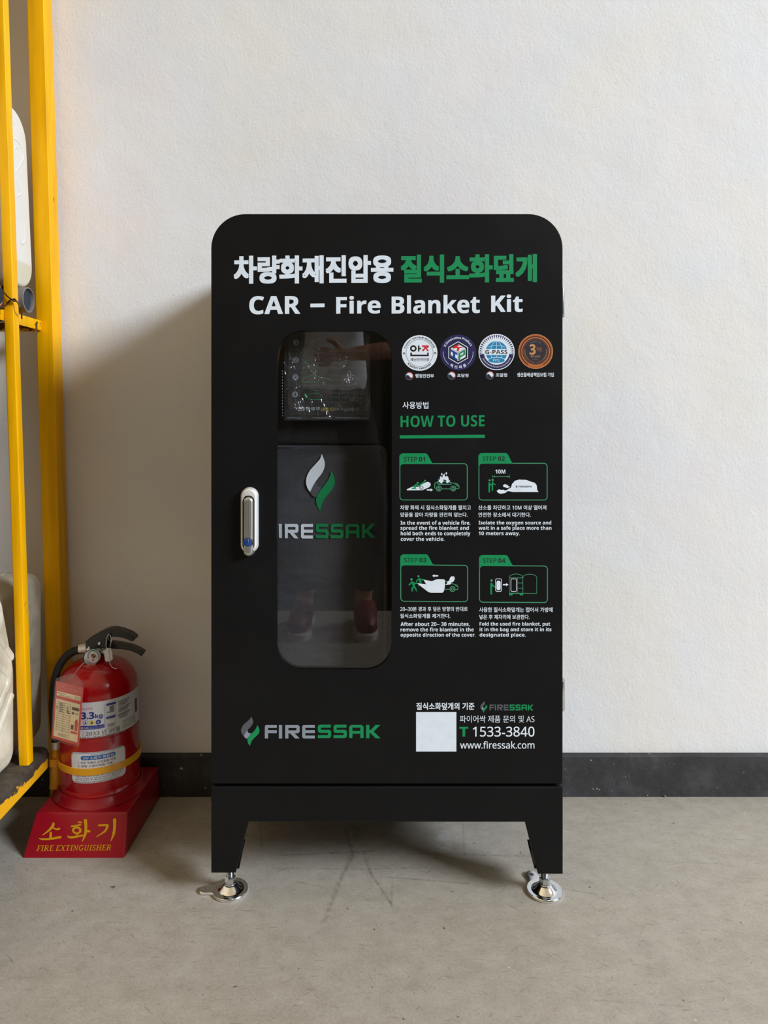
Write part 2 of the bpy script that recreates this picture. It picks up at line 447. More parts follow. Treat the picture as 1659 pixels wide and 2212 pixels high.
M['redbox'] = plain('red_plastic', srgb(150, 12, 30), .3, nz=.07, scale=14, bmp=.00015)
M['goldfoil'] = plain('gold_foil', srgb(238, 176, 30), .3, .45)
M['rubber'] = plain('black_rubber', (.011, .011, .012, 1), .55)
M['gloss'] = plain('black_gloss_plastic', (.012, .012, .012, 1), .34)
M['label'] = plain('white_label', srgb(214, 214, 218), .4)
M['lblue'] = plain('navy_label_print', srgb(42, 46, 140), .4)
M['pill'] = plain('blue_pill_print', srgb(24, 96, 170), .4)
M['lgrey'] = plain('grey_label_print', srgb(120, 120, 122), .5)
M['cream'] = plain('cream_card', srgb(232, 214, 168), .6, nz=.06)
M['tagred'] = plain('faded_red_card', srgb(206, 74, 66), .5, nz=.06)
M['tagpink'] = plain('pink_card_print', srgb(226, 140, 116), .5)
M['tagbrown'] = plain('brown_card_print', srgb(98, 78, 62), .5)
M['pinkp'] = plain('pink_label_print', srgb(214, 120, 130), .5)
M['sleeve'] = clear('clear_tag_sleeve', (.96, .94, .93, 1), .16, 1.45, .045, (.55, .45, .40, 1))
M['pane'] = clear('acrylic_pane', (.985, .985, .99, 1), .012, 1.50)
M['pocket'] = clear('wrinkled_clear_vinyl', (.90, .92, .92, 1), .12, 1.55, .05, (.62, .66, .68, 1), (16, .014, (2.6, 1, 1.3)))
M['jug'] = jug_mat('white_plastic', srgb(212, 212, 208), .052, srgb(196, 193, 176))
M['jugb'] = jug_mat('dirty_white_plastic', srgb(216, 208, 188), dirt=.45)
M['jugd'] = jug_mat('stained_translucent_plastic', srgb(172, 164, 146), dirt=.6)
M['pipe'] = plain('grey_pipe_plastic', srgb(120, 112, 108), .55, nz=.1)
M['mesh'] = plain('blue_grey_mesh', srgb(66, 76, 88), .5, nz=.1)
M['dark'] = plain('dark_hollow', (.012, .013, .016, 1), .8)
M['wire'] = plain('dark_red_wire', srgb(52, 22, 20), .45)
M['copper'] = plain('orange_cable', srgb(214, 132, 84), .5)
def deck_mat():
    m, t, b = newmat('worn_deck_paint'); co = objco(t)
    n = noise(t, mapping(t, co, (1.6, .55, 1.6), (0, 0, .1)), 26, 6, .68)
    sx = nd(t, 'ShaderNodeSeparateXYZ'); t.links.new(co, sx.inputs[0])
    k = math_(t, 'MULTIPLY', math_(t, 'SUBTRACT', .146, sx.outputs['Z']), 17)       # paint survives low on the outer edge
    f = math_(t, 'ADD', n, k)
    e = ramp(t, f, [(.515, g(0)), (.53, g(1))])
    dirt = ramp(t, noise(t, co, 40, 6, .7), [(.3, srgb(44, 38, 32)), (.6, srgb(72, 64, 55)), (.75, srgb(108, 88, 62))])
    c = mixc(t, e, dirt, srgb(224, 162, 8))
    t.links.new(c, b.inputs['Base Color']); b.inputs['Roughness'].default_value = .6
    bump(t, b, math_(t, 'ADD', e, math_(t, 'MULTIPLY', n, .6)), .0009, .7)
    return m
M['deck'] = deck_mat()

# ------------------------------------------------------------------ printing on surfaces
class Print:
    """collects flat printed shapes given in photo pixels and lays them on a surface S(u, v, layer)"""
    PEN = bpy.data.objects.new('pen', bpy.data.curves.new('pen', 'FONT')); PEN.data.resolution_u = 4
    def __init__(s, surf): s.bm = bmesh.new(); s.S = surf; s.mats = []
    def up(s, layer):
        s.k = (getattr(s, 'k', 0)+1) % 24; return layer+.03*s.k
    def mi(s, m):
        m = M[m]
        if m not in s.mats: s.mats.append(m)
        return s.mats.index(m)
    def poly(s, outer, m, layer=0, holes=()):
        i = s.mi(m); loops = [outer]+list(holes); layer = s.up(layer)
        vs = [s.bm.verts.new(s.S(p[0], p[1], layer)) for l in loops for p in l]
        for t in tessellate_polygon([[Vector((p[0], p[1], 0)) for p in l] for l in loops]):
            try:
                f = s.bm.faces.new([vs[k] for k in t]); f.material_index = i
            except ValueError: pass
    def grid(s, q, m, layer=0, nu=16, nv=4):
        """quad q = TL, TR, BR, BL, finely divided so that it follows a curved surface"""
        i = s.mi(m); TL, TR, BR, BL = [Vector(p) for p in q]
        vv = [[s.bm.verts.new(s.S(*((TL.lerp(TR, a/nu)).lerp(BL.lerp(BR, a/nu), b/nv)), layer)) for a in range(nu+1)] for b in range(nv+1)]
        for b in range(nv):
            for a in range(nu):
                f = s.bm.faces.new((vv[b][a], vv[b][a+1], vv[b+1][a+1], vv[b+1][a])); f.material_index = i
    def rect(s, u0, v0, u1, v1, m, layer=0, tilt=0.0): s.poly([(u0, v0), (u1, v0+tilt), (u1, v1+tilt), (u0, v1)], m, layer)
    def rr(s, u0, v0, u1, v1, r, m, layer=0, hole=0.0, tilt=0.0):
        def L(a, b, c, d, q): return [(x, y+tilt*(x-u0)/(u1-u0)) for x, y in rrect(a, c, b, d, max(q, .2), 6)]
        s.poly(L(u0, v0, u1, v1, r), m, layer, [L(u0+hole, v0+hole, u1-hole, v1-hole, r-hole)] if hole else ())
    def disc(s, u, v, r, m, layer=0, n=40, inner=0.0, ry=None, a0=0, a1=360):
        ry = ry or r
        full = abs(a1-a0) >= 360
        an = [math.radians(a0+(a1-a0)*i/(n if full else n-1)) for i in range(n)]
        o = [(u+r*math.cos(a), v+ry*math.sin(a)) for a in an]
        if inner <= 0: s.poly(o, m, layer); return
        k = inner/r
        h = [(u+r*k*math.cos(a), v+ry*k*math.sin(a)) for a in an]
        if full: s.poly(o, m, layer, [h])
        else: s.poly(o+h[::-1], m, layer)
    def line(s, pts, w, m, layer=0, cap=True, closed=False):
        """stroke of width w (number or list) with round caps"""
        pts = [Vector(p) for p in pts]; n = len(pts)
        ws = w if isinstance(w, (list, tuple)) else [w]*n
        L, R = [], []
        for i, p in enumerate(pts):
            if closed: a, b = pts[i-1], pts[(i+1) % n]
            else: a, b = pts[max(i-1, 0)], pts[min(i+1, n-1)]
            t = (b-a)
            t = t.normalized() if t.length > 1e-9 else Vector((1, 0)); nn = Vector((-t.y, t.x))
            k = 1.0
            if 0 < i < n-1 or closed:
                t1 = (p-pts[i-1]).normalized(); k = 1/max(.5, abs(t1.dot(t)))
            L.append(p+nn*(ws[i]/2*k)); R.append(p-nn*(ws[i]/2*k))
        i_ = s.mi(m); layer = s.up(layer)
        lv = [s.bm.verts.new(s.S(*p, layer)) for p in L]; rv = [s.bm.verts.new(s.S(*p, layer)) for p in R]
        for i in range(n if closed else n-1):
            j = (i+1) % n
            f = s.bm.faces.new((lv[i], lv[j], rv[j], rv[i])); f.material_index = i_
        if cap and not closed:
            for p, w_ in ((pts[0], ws[0]), (pts[-1], ws[-1])): s.disc(p.x, p.y, w_/2, m, layer, 10)
    def glyphs(s, text, bold=0.0, spacing=1.0):
        """a line of text as (x, y, stacking) points and faces; Latin letters are taken from the plain sans letters of the
        built-in font, their bold cut for bold lines; bold thickens all strokes with a square pen"""
        latin = any(ch.isascii() and ch.isalnum() for ch in text); hangul = any(ord(ch) > 0x1100 for ch in text)
        up, lo_, dg = (0x1D5D4, 0x1D5EE, 0x1D7EC) if latin and not hangul and bold >= .018 else (0x1D5A0, 0x1D5BA, 0x1D7E2)
        if up == 0x1D5D4: bold -= .018
        body = ''.join(chr(up+ord(c)-65) if 'A' <= c <= 'Z' else chr(lo_+ord(c)-97) if 'a' <= c <= 'z' else chr(dg+ord(c)-48) if '0' <= c <= '9' else c for c in text)
        cu = Print.PEN.data; cu.body = body; cu.space_character = spacing
        o = Print.PEN; me = o.to_mesh()
        V0 = [(v.co.x, v.co.y) for v in me.vertices]; F0 = [tuple(p.vertices) for p in me.polygons]
        o.to_mesh_clear()
        if bold <= .003: return [(x, y, 0.0) for x, y in V0], F0
        cnt = {}
        for f in F0:
            for i in range(len(f)):
                e = tuple(sorted((f[i], f[i-1]))); cnt[e] = cnt.get(e, 0)+1
        rim = [e for e, k in cnt.items() if k == 1]
        cs = [(bold, bold*.78), (-bold, bold*.78), (-bold, -bold*.78), (bold, -bold*.78)]
        V, Fs = [], []
        for k, (ox, oy) in enumerate(cs):
            o_ = len(V); V += [(x+ox, y+oy, .04*k) for x, y in V0]; Fs += [tuple(i+o_ for i in f) for f in F0]
        for j, (p, q) in enumerate(rim):
            for k in range(4):
                c0, c1 = cs[k], cs[(k+1) % 4]; o_ = len(V); d = .2+.03*((j*4+k) % 20)
                V += [(V0[p][0]+c0[0], V0[p][1]+c0[1], d), (V0[q][0]+c0[0], V0[q][1]+c0[1], d), (V0[q][0]+c1[0], V0[q][1]+c1[1], d), (V0[p][0]+c1[0], V0[p][1]+c1[1], d)]
                Fs.append((o_, o_+1, o_+2, o_+3))
        return V, Fs
    def text(s, text, u0, v0, u1, v1, m, bold=0.0, layer=1, tilt=0.0, spacing=1.0, shear=0.0, fn=None):
        """ink of the text fills the pixel box u0..u1, v0..v1"""
        vs, fs = s.glyphs(text, bold, spacing); i = s.mi(m)
        x0 = min(p[0] for p in vs); x1 = max(p[0] for p in vs); y0 = min(p[1] for p in vs); y1 = max(p[1] for p in vs)
        out = []
        for x, y, dl in vs:
            a = (x-x0)/(x1-x0); b = (y1-y)/max(1e-6, y1-y0)
            u = u0+(u1-u0)*a+shear*(1-b); v = v0+(v1-v0)*b+tilt*a
            out.append(s.bm.verts.new(s.S(u, v, layer+dl)))
        for f in fs:
            try: q = s.bm.faces.new([out[k] for k in f]); q.material_index = i
            except ValueError: pass
    def arctext(s, text, cu, cv, r, size, a_mid, sweep, m, bold=0.0, layer=2, inside=False):
        """text on a circle; a_mid in degrees clockwise from the top; inside = reads along the bottom"""
        vs, fs = s.glyphs(text, bold, 1.0); i = s.mi(m)
        x0 = min(p[0] for p in vs); x1 = max(p[0] for p in vs)
        out = []
        for x, y, dl in vs:
            k = (x-x0)/(x1-x0)-.5
            if not inside:
                a = math.radians(a_mid+k*sweep); rr = r+y*size
            else:
                a = math.radians(a_mid-k*sweep); rr = r+.72*size-y*size
            out.append(s.bm.verts.new(s.S(cu+rr*math.sin(a), cv-rr*math.cos(a), layer+dl)))
        for f in fs:
            try: q = s.bm.faces.new([out[k] for k in f]); q.material_index = i
            except ValueError: pass
    def done(s, name, parent, label=None):
        bmesh.ops.recalc_face_normals(s.bm, faces=s.bm.faces[:])
        o = obj(name, s.bm, s.mats, parent, smooth=False)
        if label: o['label'] = label
        return o

# logo shapes, drawn in the photo's close-up coordinates
FLAME = {'a': [(163, 38), (163, 38), (183, 82), (181, 115), (163, 146), (134, 176), (110, 204), (92, 232), (82, 250), (82, 250), (62, 224), (54, 190), (62, 158), (86, 124), (120, 94), (150, 66)],
         'b': [(122, 188), (122, 188), (129, 209), (145, 221), (166, 221), (166, 221), (150, 241), (132, 263), (124, 279), (124, 279), (101, 273), (83, 251), (83, 251), (93, 233), (109, 206)],
         'c': [(228, 131), (228, 131), (248, 163), (254, 195), (243, 226), (214, 256), (182, 288), (162, 322), (152, 358), (152, 358), (132, 331), (123, 299), (131, 270), (150, 245), (180, 213), (206, 184), (222, 156)]}
def smooth_loop(pts, n=4):
    """closed outline, curved between the corners that are given twice"""
    runs, cur = [], [pts[0]]
    for p in pts[1:]:
        if p == cur[-1]:
            if len(cur) > 1: runs.append(cur)
            cur = [p]
        else: cur.append(p)
    cur.append(pts[0]); runs.append(cur)
    out = []
    for r_ in runs: out += [(q.x, q.y) for q in catmull([Vector((*p, 0)) for p in r_], n)][:-1]
    return out
def flame(pr, T, ma, mb, mc, layer=1):
    for k, m in (('a', ma), ('b', mb), ('c', mc)): pr.poly([T(*p) for p in smooth_loop(FLAME[k])], m, layer)
def wordmark(pr, T, m1, m2, layer=1, skip_first=False):
    def P_(pts, m): pr.poly([T(*p) for p in pts], m, layer)
    y0, y1 = 131, 277; th = 34
    if not skip_first:
        P_([(312, y1), (312, 150), (320, y0), (442, y0), (442, 163), (347, 163), (347, 188), (442, 188), (442, 220), (347, 220), (347, y1)], m1)
    P_([(465, y0), (500, y0), (500, y1), (465, y1)], m1)
    pr.poly([T(*p) for p in [(533, y0), (672, y0), (690, 148), (690, 205), (672, 221), (636, 221), (690, y1), (640, y1), (588, 224), (568, 221), (568, y1), (533, y1)]], m1, layer,
            [[T(*p) for p in [(568, 163), (568, 190), (655, 190), (655, 163)]]])
    P_([(718, 146), (732, y0), (855, y0), (855, 162), (752, 162), (752, 188), (855, 188), (855, 219), (752, 219), (752, 246), (855, 246), (855, y1), (732, y1), (718, 262)], m1)
    for x in (888, 1058):
        P_([(x+16, 128), (x+140, 128), (x+140, 160), (x+34, 160), (x+34, 184), (x+128, 184), (x+144, 200), (x+144, 255), (x+128, 273), (x, 273), (x, 241), (x+110, 241), (x+110, 216), (x+16, 216), (x, 200), (x, 146)], m2)
    pr.poly([T(*p) for p in [(1228, 272), (1228, 152), (1250, 130), (1362, 130), (1384, 152), (1384, 272), (1349, 272), (1349, 226), (1263, 226), (1263, 272)]], m2, layer,
            [[T(*p) for p in [(1263, 160), (1263, 196), (1349, 196), (1349, 160)]]])
    P_([(1412, 130), (1447, 130), (1447, 186), (1462, 186), (1515, 130), (1566, 130), (1494, 202), (1568, 275), (1515, 275), (1462, 222), (1447, 222), (1447, 275), (1412, 275)], m2)

# ------------------------------------------------------------------ setting
DW = 1.565
bm = bmesh.new(); box(bm, -4.2, 4.6, DW, DW+.15, 0, 3.2); tag(obj('wall_back', bm, M['wall'], None, False), kind='structure')
bm = bmesh.new(); box(bm, -4.2, 4.6, -.60, DW+.15, -.12, 0); tag(obj('floor', bm, M['floor'], None, False), kind='structure')
bm = bmesh.new()
n = 120
prof = [(0.0, 0.0), (-.017, 0.0), (-.016, .070), (-.0145, .0855), (-.001, .0880), (0.0, .0885)]
vs = []
for i in range(n+1):
    x = -4.2+8.8*i/n; j = random.uniform(-.0012, .0012)
    vs.append([bm.verts.new((x, DW+a+(j*.5 if 0 < k < 4 else 0), b+(j if k in (3, 4) else 0))) for k, (a, b) in enumerate(prof)])
for a, b in zip(vs, vs[1:]):
    for k in range(len(prof)-1): bm.faces.new((a[k], b[k], b[k+1], a[k+1]))
bmesh.ops.recalc_face_normals(bm, faces=bm.faces[:])
tag(obj('baseboard_back', bm, M['skirt'], None, True, angle=25), kind='structure')

# ------------------------------------------------------------------ fire blanket cabinet
DF = 1.211                                   # front face of the door
K = DF/F
def X(u): return (u-CX)*K
def Z(v): return CAMH-(v-CY)*K
xl, xr = X(456), X(1215.6)
cab = thing('storage_cabinet', 'tall black steel cabinet with rounded top and printed door standing against the white wall', 'cabinet', ((xl+xr)/2, 1.38, 0))
R = .0585
zt, zd, zb = Z(462), Z(1693.5), Z(1700.5)
# body shell, open to the front
bm = bmesh.new()
out = rrect(xl, xr, zd-.006, zt, [0, R, R, 0], 16, (0, 1, 1, 0))
inn = rrect(xl+.012, xr-.012, zd+.010, zt-.012, [0, R-.012, R-.012, 0], 16, (0, 1, 1, 0))
prism(bm, out, [inn[::-1]], DF+.024, 1.528)
prism(bm, inset(out, .004), (), 1.520, 1.532)
obj('body', bm, [M['black']], cab)
bm = bmesh.new()
box(bm, X(858), X(858)+.006, DF+.035, 1.519, zd+.011, zt-.02)
for v in (900, 1200): box(bm, X(862), xr-.013, DF+.05, 1.519, Z(v), Z(v)+.004)
tag(obj('inner_shelves', bm, [M['inner']], cab, False))
# base with the two-legged front sheet, sides and rear
bm = bmesh.new()
def legs(y0, y1, ch=0.0):
    prism(bm, [(X(456), Z(1886)), (X(509), Z(1886)), (X(537), Z(1775.5)), (X(1135), Z(1776)), (X(1163), Z(1888.5)), (X(1216), Z(1888.5)), (X(1216), zb), (X(456), zb)], (), y0, y1, ch)
legs(DF, DF+.012, .0012); legs(1.500, 1.512)
zl = Z(1886)
for x0, x1 in ((xl, xl+.010), (xr-.010, xr)):
    for a, b in ((DF+.012, DF+.066), (1.445, 1.500)):
        hull8(bm, [(x0, a, zl), (x1, a, zl), (x1, b-.012*(a < 1.3), zl), (x0, b-.012*(a < 1.3), zl)], [(x0, a, Z(1775)), (x1, a, Z(1775)), (x1, b, Z(1775)), (x0, b, Z(1775))])
    box(bm, x0, x1, DF+.012, 1.500, Z(1775), zb)
box(bm, xl+.010, xr-.010, DF+.012, 1.500, zb-.006, zb)
for s, u in ((1, 509), (-1, 1163)):           # folded inner lip of each front leg
    hull8(bm, [(X(u)-.004, DF+.012, zl), (X(u)+.004, DF+.012, zl), (X(u)+.004, DF+.046, zl+.008), (X(u)-.004, DF+.046, zl+.008)],
          [(X(u)+s*.001, DF+.012, zl+.03), (X(u)+s*.009, DF+.012, zl+.03), (X(u)+s*.009, DF+.046, zl+.03), (X(u)+s*.001, DF+.046, zl+.03)])
obj('base_frame', bm, [M['black']], cab)
# door
door_out = rrect(xl, xr, zd, zt, [.002, R, R, .002], 18)
wx0, wx1, wz0, wz1, wr_ = X(596.5), X(847.5), Z(1447.5), Z(713.5), 56*K
hole = rrect(wx0, wx1, wz0, wz1, wr_, 16)
bm = bmesh.new(); prism(bm, door_out, [hole[::-1]], DF, DF+.021, .0011)
door = obj('door', bm, [M['black']], cab)
# window pane with a slim rubber-dark rim behind the door skin
bm = bmesh.new(); prism(bm, rrect(wx0-.0002, wx1+.0002, wz0-.0002, wz1+.0002, wr_, 12), (), DF+.0040, DF+.0043)
obj('window_pane', bm, [M['pane']], door, False)
# handle
bm = bmesh.new()
hx0, hx1 = X(520.6), X(558.8); hz0, hz1 = Z(1194), Z(1052.2); hr = (hx1-hx0)/2-.0002
lx0, lx1 = X(527.2), X(551.3)
plate = rrect(hx0, hx1, hz0, hz1, hr, 14)
slot = rrect(lx0-.0006, lx1+.0006, Z(1186), Z(1068.8), (lx1-lx0)/2, 12)
def dome_plate(bm, loop, hole, y_back, y_front, steps=5, depth=.0075):
    """plate with a rounded rim; loop CCW"""
    prev = None; rings = []
    for i in range(steps+1):
        a = math.pi/2*i/steps
        lp = inset(loop, depth*(1-math.cos(a))*.75); y = y_back+(y_front-y_back)*math.sin(a)
        rings.append((lp, [bm.verts.new((p[0], y, p[1])) for p in lp]))
    fs = []
    for (_, a), (_, b) in zip(rings, rings[1:]):
        for i in range(len(a)): fs.append(bm.faces.new((a[i], a[(i+1) % len(a)], b[(i+1) % len(a)], b[i])))
    lp, vs = rings[-1]
    hv = [bm.verts.new((p[0], y_front, p[1])) for p in hole] if hole else []
    flat = vs+hv
    for t in tessellate_polygon([[Vector((p[0], p[1], 0)) for p in l] for l in ([lp, hole] if hole else [lp])]):
        try: fs.append(bm.faces.new([flat[i] for i in t]))
        except ValueError: pass
    if hole:
        hb = [bm.verts.new((p[0], y_front+.006, p[1])) for p in hole]
        for i in range(len(hv)): fs.append(bm.faces.new((hv[i], hv[(i+1) % len(hv)], hb[(i+1) % len(hv)], hb[i])))
    bmesh.ops.recalc_face_normals(bm, faces=fs)
dome_plate(bm, plate, slot, DF-.0002, DF-.0125, 6, .0062)
obj('handle_plate', bm, [M['alu']], door, True, angle=50)
bm = bmesh.new()
lever = rrect(lx0, lx1, Z(1200), Z(1070.2), (lx1-lx0)/2-.0002, 12)
dome_plate(bm, lever, None, DF-.001, DF-.0165, 6, .006)
xm = X(541.5); box(bm, xm-.0004, xm+.0004, DF-.0168, DF-.0160, Z(1154), Z(1076))
obj('handle_lever', bm, [M['alu2']], door, True, angle=50)
bm = bmesh.new()
lc = (X(538.8), DF-.0163, Z(1168.2))
lathe(bm, [(.0001, -.0022), (.0060, -.0021), (.0070, -.0014), (.0072, .001)], lc, 32, 'Y')
lk = obj('lock', bm, [M['lock']], door); lk['label'] = 'round blue plastic key lock'
pr = Print(lambda u, v, l: P(u, v, DF-.0189)); pr.rect(536.6, 1164.5, 537.8, 1172.5, 'grey'); pr.rect(539.0, 1164.5, 540.0, 1172.5, 'ink')
pr.done('key_slot', door)
bm = bmesh.new(); lathe(bm, [(.0070, -.0006), (.0086, -.0004), (.0088, .001)], lc, 32, 'Y'); obj('lock_ring', bm, [M['chrome']], door)
# hinges on the right
for v0, v1, hi in ((618.5, 683, 0), (1473, 1543, 1)):
    bm = bmesh.new()
    z0, z1 = Z(v1), Z(v0); x = xr
    box(bm, x-.001, x+.0030, DF+.004, DF+.034, z0+.003, z1-.001, .0006)
    nseg = 4
    for i in range(nseg):
        a = z0+(z1-z0)*i/nseg; b = z0+(z1-z0)*(i+1)/nseg-.0006
        lathe(bm, [(.0032, a), (.0038, a+.0004), (.0038, b-.0004), (.0032, b)], (x+.0046, DF+.018, 0), 20)
    obj('hinge', bm, [M['zinc']], cab)

# prints on the door
DS = lambda u, v, l: P(u, v, DF-.0001-.00005*l)
pr = Print(DS)
pr.text('차량화재진압용', 504.6, 552.6, 849.8, 613.2, 'white', .044, tilt=-2)
pr.text('질식소화덮개', 865.3, 550.2, 1160, 611, 'green', .044, tilt=-1.5)
t1 = pr.done('headline_lettering', door); t1['label'] = 'large white and green Korean headline'
pr = Print(DS)
pr.text('CAR', 538.4, 639.6, 648.6, 679.2, 'white', .028, tilt=-.8); pr.rect(670.5, 655.8, 701, 663.8, 'white', 1, -.4)
pr.text('Fire', 726.2, 639.6, 822.3, 678.2, 'white', .028, tilt=-.8); pr.text('Blanket', 846, 638.3, 1036.4, 678, 'white', .028, tilt=-1.6)
pr.text('Kit', 1061, 636.4, 1129, 674.6, 'white', .028, tilt=-.6)
pr.done('subtitle_lettering', door)['label'] = 'white English lettering below the headline'

Z2 = lambda s, ox, oy: (lambda x, y: (ox+x/s, oy+y/s))
def taegeuk(pr, u, v, r=8.7):
    pr.disc(u, v, r, 'grey', 1, 36, r*.93); pr.disc(u, v, r*.94, 'navy', 1)
    pr.disc(u, v, r*.98, 'redp', 2, 24, r*.82, a0=-120, a1=40)
    R_ = r*.80
    pr.disc(u, v, R_, 'white', 2)
    lo = [(u+R_*math.cos(a), v+R_*math.sin(a)) for a in [math.radians(10+175*i/20) for i in range(21)]]
    x0, y0 = lo[-1]; x1, y1 = lo[0]
    mid = [Vector((x0, y0, 0)), Vector((x0+R_*.45, y0-R_*.30, 0)), Vector((u-R_*.02, v+R_*.02, 0)), Vector((x1-R_*.5, y1+R_*.38, 0)), Vector((x1, y1, 0))]
    lo += [(p.x, p.y) for p in catmull(mid, 6)][1:-1]
    pr.poly(lo, 'seal', 3)
# seal 1
pr = Print(DS); T = Z2(9.217, 860, 715); c = (906.4, 762.5)
pr.disc(*c, 38.5, 'white', 1, 64); pr.disc(*c, 29.6, 'ink', 2, 64, 28.9)
pr.arctext('K-SAFETY 지속가능한 재난안전산업', *c, 31.8, 4.6, -1, 142, 'ink', .03, 2)
pr.arctext('K-SAFETY INDUSTRY', *c, 31.4, 5.4, 180, 96, 'ink', .03, 2, True)
for x, y in ((118, 445), (738, 438)): pr.disc(*T(x, y), 2.3, 'ink', 2, 20, 1.0)
pr.disc(*T(303, 348), 7.1, 'ink', 2, 32, 3.4)
for a in ((395, 288, 424, 410), (424, 335, 455, 366), (243, 430, 276, 502), (243, 470, 610, 502), (578, 430, 610, 502)): pr.rect(*T(a[0], a[1]), *T(a[2], a[3]), 'ink', 2)
pr.rect(*T(475, 286), *T(610, 318), 'redp', 2)
pr.poly([T(*q) for q in ((520, 318), (560, 318), (560, 345), (540, 362), (500, 408), (470, 385), (520, 340))], 'redp', 2.2)
pr.poly([T(*q) for q in ((548, 345), (575, 318), (612, 318), (575, 350), (612, 390), (585, 410))], 'redp', 2.4)
pr.text('재난안전인증', *T(243, 536), *T(620, 602), 'ink', .012, 2)
taegeuk(pr, 884.4, 812.4); pr.text('행정안전부', 896.9, 807.8, 937.2, 816.4, 'white', .02)
pr.done('seal_print', door)['label'] = 'round white seal with red and black Korean mark'
# seal 2
pr = Print(DS); c = (989.7, 761.7)
pr.disc(*c, 39, 'navy', 1, 64)
pr.arctext('K-Innovative Product', *c, 29.8, 6.6, -1, 128, 'white', .02, 2)
pr.arctext('혁 신 제 품', *c, 28.6, 7.6, 180, 66, 'white', .02, 2, True)
for a0, a1 in ((128, 184), (-4, 52)): pr.disc(*c, 32.6, 'white', 2, 20, 31.9, a0=a0, a1=a1)
hx = lambda r, dy=0: [(c[0]+r*math.sin(math.radians(60*k)), c[1]+dy-r*math.cos(math.radians(60*k))) for k in range(6)]
pr.poly(hx(24.4), 'white', 2, [hx(22.7)]); pr.poly(hx(22.7), 'ink', 2); pr.poly(hx(18.6), 'white', 3)
for pts in ([(1192, 430), (1192, 605)], [(1192, 430), (1038, 345)], [(1192, 430), (1345, 345)]): pr.line([T(*q) for q in pts], .7, 'ink', 4)
pr.poly([T(*q) for q in ((1190, 262), (1225, 282), (1150, 330), (1110, 352), (1070, 328), (1130, 298))], 'redp', 4)
pr.poly([T(*q) for q in ((1180, 315), (1265, 318), (1310, 335), (1225, 340), (1200, 412), (1165, 392), (1180, 345), (1130, 340))], 'redp', 4.3)
for q in ([(1050, 365), (1180, 440), (1180, 482), (1050, 408)], [(1092, 420), (1138, 448), (1138, 560), (1092, 530)], [(1050, 478), (1180, 555), (1180, 597), (1050, 520)]): pr.poly([T(*a) for a in q], 'royal', 4)
pr.poly([T(*q) for q in ((1205, 440), (1330, 368), (1338, 470), (1240, 530), (1238, 575), (1203, 592))], 'green', 4, [[T(*q) for q in ((1240, 455), (1240, 492), (1302, 455), (1300, 420))]])
taegeuk(pr, 975.9, 811.3); pr.text('조달청', 987.5, 807.2, 1011.9, 814.8, 'white', .02)
pr.done('seal_print', door)['label'] = 'round navy seal with lettered cube'
# seal 3
pr = Print(DS); c = (1072.7, 760.4); T3 = Z2(9.217, 1025, 715)
pr.disc(*c, 39, 'white', 1, 64)
for k in range(25):
    a = math.radians(-94+188*k/24)
    f = lambda r, da: (c[0]+r*math.sin(a+da), c[1]-r*math.cos(a+da))
    pr.poly([f(36.8, -.045), f(36.8, .045), f(29.0, 0)], 'navy', 2)
pr.disc(*c, 37.2, 'navy', 2, 48, 27.6, a0=8, a1=172)
pr.arctext('Government Performance Assured', *c, 30.0, 5.2, 180, 132, 'white', 0, 3, True)
pr.disc(c[0]-.2, c[1]-.2, 23.4, 'blue', 2, 56)
for pts in ([(-.2, -23), (-.2, 23)],): pr.line([(c[0]+x, c[1]+y) for x, y in pts], .8, 'white', 3, False)
for sgn in (-1, 1): pr.line([(c[0]+sgn*12.6*math.cos(a), c[1]+23*math.sin(a)) for a in [math.radians(-88+176*i/16) for i in range(17)]], .8, 'white', 3, False)
pr.line([(c[0]+x, c[1]-11.0-3.2*(x*x/300-1)*-1) for x in range(-18, 19, 3)], .8, 'white', 3, False)
pr.disc(c[0], c[1]+17.6, 19, 'white', 3.5, 40, ry=6.6); pr.disc(c[0], c[1]+17.8, 17.6, 'blue', 4, 40, ry=5.7)
pr.rect(c[0]-25, c[1]-6.6, c[0]+25, c[1]+6.6, 'white', 4.5)
pr.text('G-PASS', *T3(215, 375), *T3(657, 460), 'ink', .018, 5); pr.text('PPS', *T3(370, 558), *T3(497, 608), 'white', 0, 5)
taegeuk(pr, 1058.6, 810.5); pr.text('조달청', 1070.8, 805.9, 1095.5, 814, 'white', .02)
pr.done('seal_print', door)['label'] = 'round white and blue seal with a globe'
# seal 4
pr = Print(DS); c = (1157.1, 759.3)
pr.disc(*c, 37.4, 'bronze', 1, 64); pr.disc(*c, 37.4, 'bronzehi', 2, 64, 36.4); pr.disc(*c, 33.6, 'bronzelo', 2, 40, 31.2, a0=120, a1=420)
pr.disc(*c, 30.2, 'bronzehi', 2, 64, 29.2); pr.disc(*c, 29.2, 'bronzelo', 2, 64); pr.disc(*c, 27.6, 'seal', 3, 64)
pr.disc(*c, 27.0, 'bronze', 4, 64, 26.5)
for sgn in (-1, 1):
    for k in range(17):
        a = math.radians(90+sgn*(8+5.6*k)); r = 23.4
        u, v = c[0]+r*math.cos(a), c[1]+r*math.sin(a)
        pr.line([(u-.9*math.cos(a+.5), v-.9*math.sin(a+.5)), (u+.9*math.cos(a+.5), v+.9*math.sin(a+.5))], .8, 'bronze' if k < 7 else 'gold', 4)
pr.text('3', *T3(1095, 262), *T3(1217, 472), 'gold', .03, 4); pr.text('억', *T3(1235, 318), *T3(1330, 425), 'bronze', .005, 4)
pr.text('최대 보장액', *T3(1118, 488), *T3(1305, 528), 'gold', .01, 4); pr.arctext('파이어싸다 이불', *c, 20, 3.6, 0, 62, 'lgrey', 0, 4)
pr.text('보상한도', *T3(1155, 545), *T3(1270, 575), 'lgrey', 0, 4)
